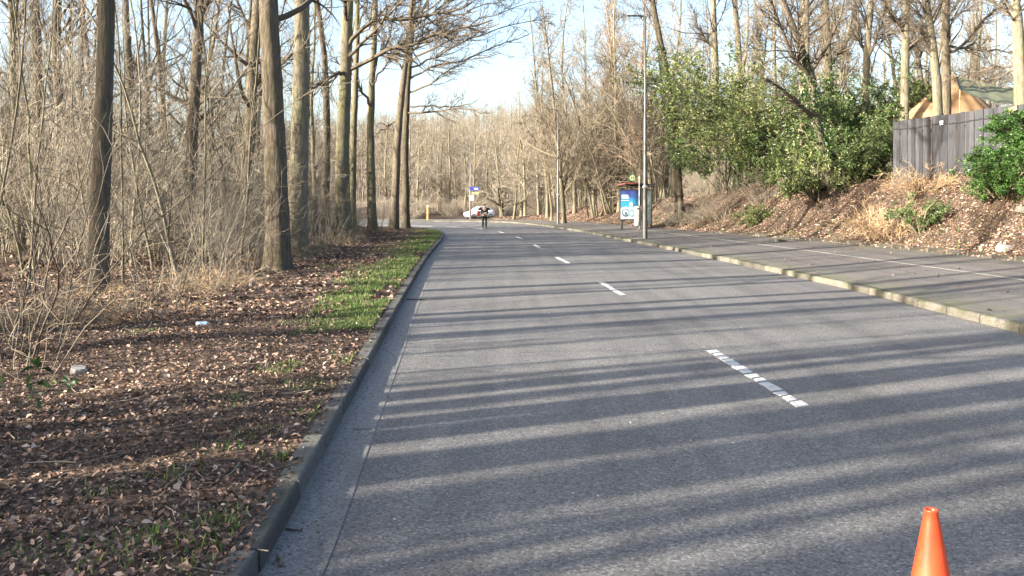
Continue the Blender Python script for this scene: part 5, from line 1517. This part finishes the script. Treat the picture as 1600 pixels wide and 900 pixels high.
# ------------------------------------------------------------------ small things on bank and verge
def rock(x, y, D, w, d, h, label, mat=M_SLAB, rz=0.2, name='stone_slab', cat='stone', seed=0):
    r = np.random.default_rng(seed)
    X = px(x, D); e = empty(name, (X, D, surf_z(X, D)), rz); tag(e, label, cat)
    k = 10; V = []
    for zz, s in ((-0.06, 1.0), (h*0.3, 1.02), (h*0.85, 0.97), (h, 0.85)):
        for i in range(k):
            a_ = i/k*2*math.pi
            rr = (abs(math.cos(a_))**4 + abs(math.sin(a_))**4)**(-0.25)
            V.append((w/2*rr*math.cos(a_)*s*(1+r.normal()*0.03), d/2*rr*math.sin(a_)*s*(1+r.normal()*0.03), zz+r.normal()*h*0.05))
    q = [(j*k+i, j*k+(i+1) % k, j*k+k+(i+1) % k, j*k+k+i) for j in range(3) for i in range(k)]
    t = [(30, 30+i, 31+i) for i in range(1, k-1)]
    o = obj('stone_body', mesh_np('stone_body', V, q, t, mat), e); o.rotation_euler = (0.25, 0.1, 0)
    return e
rock(1572, 370, 22.8, 0.5, 0.3, 0.12, 'pale broken slab lying in leaves below the laurel bush', seed=1)
rock(1220, 371, 33.5, 0.5, 0.25, 0.08, 'flat grey slab at the foot of the bank below the evergreens', M_KERB_L, 0.5, seed=2)
rock(1596, 350, 24.0, 0.35, 0.3, 0.12, 'grey stone under the edge of the laurel bush', M_KERB_L, 0.9, seed=3)
rock(393, 450, 16.6, 0.09, 0.08, 0.16, 'small upright pale marker stone in the verge leaves', M_PALE, 0.1, seed=4)
rock(122, 580, 8.3, 0.14, 0.12, 0.06, 'whitish lump in the leaf litter beside the near shrub', M_PALE, 0.4, seed=5)
D = FPX*(HC-0.16)/(507-YH)
X = px(316, D); e = empty('drink_can', (X, D, surf_z(X, D)+0.035), 0.2); tag(e, 'crumpled pale blue can lying in the verge leaves', 'can')
o = MB().lathe([(0.001, -0.075), (0.026, -0.075), (0.034, -0.06), (0.030, 0.0), (0.034, 0.055), (0.026, 0.075), (0.001, 0.073)], 14).build('can_body', M_BLUEPLASTIC, e, True); o.rotation_euler = (0, math.radians(90), 0)
o = MB().lathe([(0.001, 0.074), (0.025, 0.0745), (0.026, 0.078), (0.024, 0.079)], 14).build('rim', M_STEEL_L, e, True); o.rotation_euler = (0, math.radians(90), 0)
# dark leafy sprig beside the near shrub
SPR_ = leafy_shrub(88, 3, 0.45, 0.3, 6, 10, 3, 0.11, M_IVY, 0.05, 0.1, t_lo=0.3, stem_r=0.004)
place('leafy_sprig', SPR_, px(40, 6.6), 6.6, 'dark drooping leafy sprig low at the near end of the verge', 'plant', None, 0.3, 1.0, names=EN)

# ------------------------------------------------------------------ person on the road
def skin_mesh(name, verts, edges, radii, mat, sub=2, root=0):
    me = bpy.data.meshes.new(name); me.from_pydata(verts, edges, [])
    o = bpy.data.objects.new(name, me); COL.objects.link(o)
    md = o.modifiers.new('skin', 'SKIN'); md.use_smooth_shade = True
    if not me.skin_vertices: pass
    lay = me.skin_vertices[0].data
    for i, rr in enumerate(radii):
        lay[i].radius = (rr, rr) if not isinstance(rr, tuple) else rr
        lay[i].use_root = (i == root)
    s = o.modifiers.new('sub', 'SUBSURF'); s.levels = sub; s.render_levels = sub
    dg = bpy.context.evaluated_depsgraph_get()
    out = bpy.data.meshes.new_from_object(o.evaluated_get(dg))
    bpy.data.objects.remove(o); bpy.data.meshes.remove(me)
    out.name = name; out.materials.clear(); out.materials.append(mat)
    for p in out.polygons: p.use_smooth = True
    return out
D = 62.0
e = empty('person', (px(757, D), D, 0.004), 0.25); tag(e, 'person in dark uniform and cap standing on the centre line', 'person')
bv = [(0, 0, 0.95), (0, 0.01, 1.12), (0, 0.01, 1.30), (0, 0, 1.43), (0, -0.005, 1.50), (0, -0.02, 1.58), (0, -0.02, 1.68),
      (0.10, 0, 0.90), (0.115, -0.015, 0.50), (0.12, 0.02, 0.09), (0.125, -0.10, 0.045),
      (-0.10, 0, 0.90), (-0.115, -0.015, 0.50), (-0.12, 0.02, 0.09), (-0.125, -0.10, 0.045),
      (0.185, 0.01, 1.40), (0.245, 0.02, 1.13), (0.15, -0.18, 1.06), (0.08, -0.23, 1.08),
      (-0.185, 0.01, 1.40), (-0.245, 0.02, 1.13), (-0.15, -0.18, 1.06), (-0.08, -0.23, 1.08)]
be = [(0, 1), (1, 2), (2, 3), (3, 4), (4, 5), (5, 6), (0, 7), (7, 8), (8, 9), (9, 10), (0, 11), (11, 12), (12, 13), (13, 14), (3, 15), (15, 16), (16, 17), (17, 18), (3, 19), (19, 20), (20, 21), (21, 22)]
br_ = [(0.15, 0.10), (0.14, 0.095), (0.16, 0.105), (0.11, 0.08), 0.052, (0.072, 0.085), (0.078, 0.092), 0.085, 0.06, 0.042, 0.04, 0.085, 0.06, 0.042, 0.04, 0.062, 0.045, 0.034, 0.036, 0.062, 0.045, 0.034, 0.036]
obj('body', skin_mesh('body', bv, be, br_, M_SKIN), e)
jr = [(0.165, 0.115), (0.16, 0.112), (0.178, 0.12), (0.125, 0.095), 0.064]
jv = bv[:5] + [bv[15], bv[16], bv[17], bv[19], bv[20], bv[21]]; jv[0] = (0, 0, 0.90); jv[4] = (0, 0, 1.475)
obj('jacket', skin_mesh('jacket', jv, [(0, 1), (1, 2), (2, 3), (3, 4), (3, 5), (5, 6), (6, 7), (3, 8), (8, 9), (9, 10)], jr + [0.078, 0.06, 0.05, 0.078, 0.06, 0.05], M_DARKCL), e)
tv = [(0, 0, 0.98), (0.10, 0, 0.88), (0.115, -0.015, 0.50), (0.12, 0.02, 0.10), (-0.10, 0, 0.88), (-0.115, -0.015, 0.50), (-0.12, 0.02, 0.10)]
obj('trousers', skin_mesh('trousers', tv, [(0, 1), (1, 2), (2, 3), (0, 4), (4, 5), (5, 6)], [(0.16, 0.11), 0.105, 0.08, 0.07, 0.105, 0.08, 0.07], M_DARKCL2), e)
for s in (1, -1):
    obj('shoe', skin_mesh('shoe', [(0.12*s, 0.05, 0.05), (0.122*s, -0.06, 0.05), (0.127*s, -0.15, 0.035)], [(0, 1), (1, 2)], [0.066, 0.064, 0.05], M_BLACK), e)
MB().lathe([(0.001, 1.775), (0.06, 1.77), (0.092, 1.745), (0.10, 1.70), (0.098, 1.685)], 18, (0, -0.015, 0)).build('cap', M_DARKCL, e, True)
MB().box((0, -0.125, 1.69), (0.13, 0.09, 0.012), 0.005).build('cap_visor', M_BLACK, e)
obj('hair', skin_mesh('hair', [(0, 0.035, 1.68), (0, 0.045, 1.60), (0, 0.04, 1.54)], [(0, 1), (1, 2)], [0.075, 0.07, 0.045], M_HAIR), e)
for s in (1, -1):
    MB().lathe([(0.001, -0.008), (0.010, 0), (0.001, 0.008)], 8, (0.03*s, -0.112, 1.645)).build('eye', M_BLACK, e)
MB().lathe([(0.001, -0.02), (0.014, -0.012), (0.007, 0.015), (0.001, 0.02)], 8, (0, -0.118, 1.615)).build('nose', M_SKIN, e, True)
MB().box((0, -0.107, 1.578), (0.045, 0.01, 0.008)).build('mouth', M_HAIR, e)
# five fingers on each hand, curled over a folded paper
for s in (1, -1):
    for k in range(5):
        if k < 4:
            P = np.array([[0.085*s, -0.235, 1.105-k*0.017], [0.05*s, -0.262, 1.10-k*0.017], [0.02*s, -0.258, 1.095-k*0.016]])
        else:
            P = np.array([[0.10*s, -0.225, 1.11], [0.07*s, -0.235, 1.14], [0.04*s, -0.245, 1.145]])
        MB().tube(P, [0.0095, 0.009, 0.007], 6).build('finger', M_SKIN, e, True)
X_, Y_ = e.location.x, e.location.y
pe = empty('paper', (X_, Y_, 1.0)); pe.rotation_euler = (0, 0, 0.25); tag(pe, 'pale folded paper held by the person on the road', 'paper')
MB().box((0, -0.245, 0.10), (0.13, 0.008, 0.17), 0.002).build('front_leaf', M_SIGNWHITE, pe)
MB().box((0.002, -0.236, 0.10), (0.128, 0.006, 0.166), 0.002).build('back_leaf', M_SIGNWHITE, pe)

# ------------------------------------------------------------------ parked white car
D = 103.0
bx = px(749, D)
zc_ = surf_z(bx, D)
e = empty('parked_car', (bx, D, zc_), math.radians(28)); tag(e, 'white hatchback with a red door panel parked beyond the bend', 'car')
# half section profile: stations along the length (x), each a ring (y, z); nose towards -x
st = [(-1.82, .50, .30, .62, .50), (-1.72, .68, .22, .72, .60), (-1.30, .80, .20, .86, .70), (-0.86, .82, .20, .96, .72), (-0.30, .82, .20, 1.02, .74), (0.60, .82, .20, 1.02, .74), (1.30, .81, .20, 1.02, .72), (1.66, .76, .24, .98, .66), (1.78, .62, .34, .82, .54)]
V = []; k = 8
for (x_, hw, z0, z1, tw) in st:
    ring = [(-hw*.9, z0), (-hw, z0+.12), (-hw, (z0+z1)/2), (-tw, z1), (tw, z1), (hw, (z0+z1)/2), (hw, z0+.12), (hw*.9, z0)]
    V += [(x_, y_, z_) for y_, z_ in ring]
q = [(j*k+i, j*k+(i+1) % k, j*k+k+(i+1) % k, j*k+k+i) for j in range(len(st)-1) for i in range(k)]
t = [(0, i+1, i) for i in range(1, k-1)] + [((len(st)-1)*k, (len(st)-1)*k+i, (len(st)-1)*k+i+1) for i in range(1, k-1)]
obj('body', mesh_np('body', V, q, t, M_WHITE, True), e)
cab = [(-0.90, .70, .94, .70, .96), (-0.25, .68, .98, .57, 1.42), (0.30, .68, .98, .57, 1.47), (1.0, .68, .98, .56, 1.43), (1.58, .66, .98, .52, 1.12)]
V = []
for (x_, w0, z0, w1, z1) in cab: V += [(x_, -w0, z0), (x_, -w1, z1), (x_, w1, z1), (x_, w0, z0)]
q = [(j*4+i, j*4+(i+1) % 4, j*4+4+(i+1) % 4, j*4+4+i) for j in range(4) for i in range(4)] + [(3, 2, 1, 0), (16, 17, 18, 19)]
obj('cabin', mesh_np('cabin', V, q, None, M_WHITE), e)
def quadpane(nm, pts, off, mat=M_CARGLASS):
    P = np.array(pts, float); nn_ = np.cross(P[1]-P[0], P[2]-P[0]); nn_ /= np.linalg.norm(nn_)
    if np.dot(nn_, P.mean(0)-np.array([0.2, 0, 0.9])) < 0: nn_ = -nn_
    V = np.vstack([P+nn_*off, P-nn_*0.01])
    obj(nm, mesh_np(nm, V, [(0, 1, 2, 3), (7, 6, 5, 4), (0, 4, 5, 1), (1, 5, 6, 2), (2, 6, 7, 3), (3, 7, 4, 0)], None, mat), e)
quadpane('windscreen', [(-0.80, -.62, 1.0), (-0.80, .62, 1.0), (-0.29, .53, 1.37), (-0.29, -.53, 1.37)], 0.02)
quadpane('rear_window', [(1.50, -.58, 1.14), (1.50, .58, 1.14), (1.08, .50, 1.38), (1.08, -.50, 1.38)], 0.02)
for s in (-1, 1):
    quadpane('side_window', [(-0.55, .68*s, 1.03), (0.22, .675*s, 1.03), (0.22, .60*s, 1.36), (-0.2, .60*s, 1.36)], 0.015)
    quadpane('side_window', [(0.32, .675*s, 1.03), (1.15, .67*s, 1.03), (0.95, .60*s, 1.35), (0.32, .60*s, 1.36)], 0.015)
    quadpane('door_panel', [(-0.72, .815*s, 0.36), (-0.28, .825*s, 0.36), (-0.28, .79*s, 0.93), (-0.66, .78*s, 0.93)], 0.015, M_RED)
    MB().box((0.28, .83*s, .80), (0.16, .03, .03), .006).build('handle', M_BLACK, e)
    MB().box((-0.62, .86*s, 1.02), (0.10, .16, .12), .02).build('mirror', M_WHITE, e)
    MB().box((-1.70, .52*s, .63), (0.10, .26, .14), .03).build('headlight', M_LAMPGL, e)
    MB().box((1.72, .60*s, .78), (0.08, .18, .22), .02).build('tail_light', M_RED, e)
    for x_ in (-1.12, 1.12):
        w_ = MB().lathe([(.17, -.09), (.27, -.09), (.295, -.06), (.295, .06), (.27, .09), (.17, .09)], 22).build('wheel', M_TYRE, e, True)
        w_.rotation_euler = (math.radians(90), 0, 0); w_.location = (x_, .73*s, .29)
        MB().lathe([(.001, -.05), (.17, -.075), (.18, 0), (.17, .075), (.001, .05)], 16).build('rim', M_RIM, w_, True)
MB().box((-1.79, 0, .34), (.08, 1.1, .12), .02).build('bumper', M_BLACK, e)
MB().box((1.77, 0, .40), (.08, 1.2, .14), .02).build('bumper', M_BLACK, e)
MB().box((-1.80, 0, .50), (.06, .42, .10), .005).build('number_plate', M_SIGNWHITE, e)
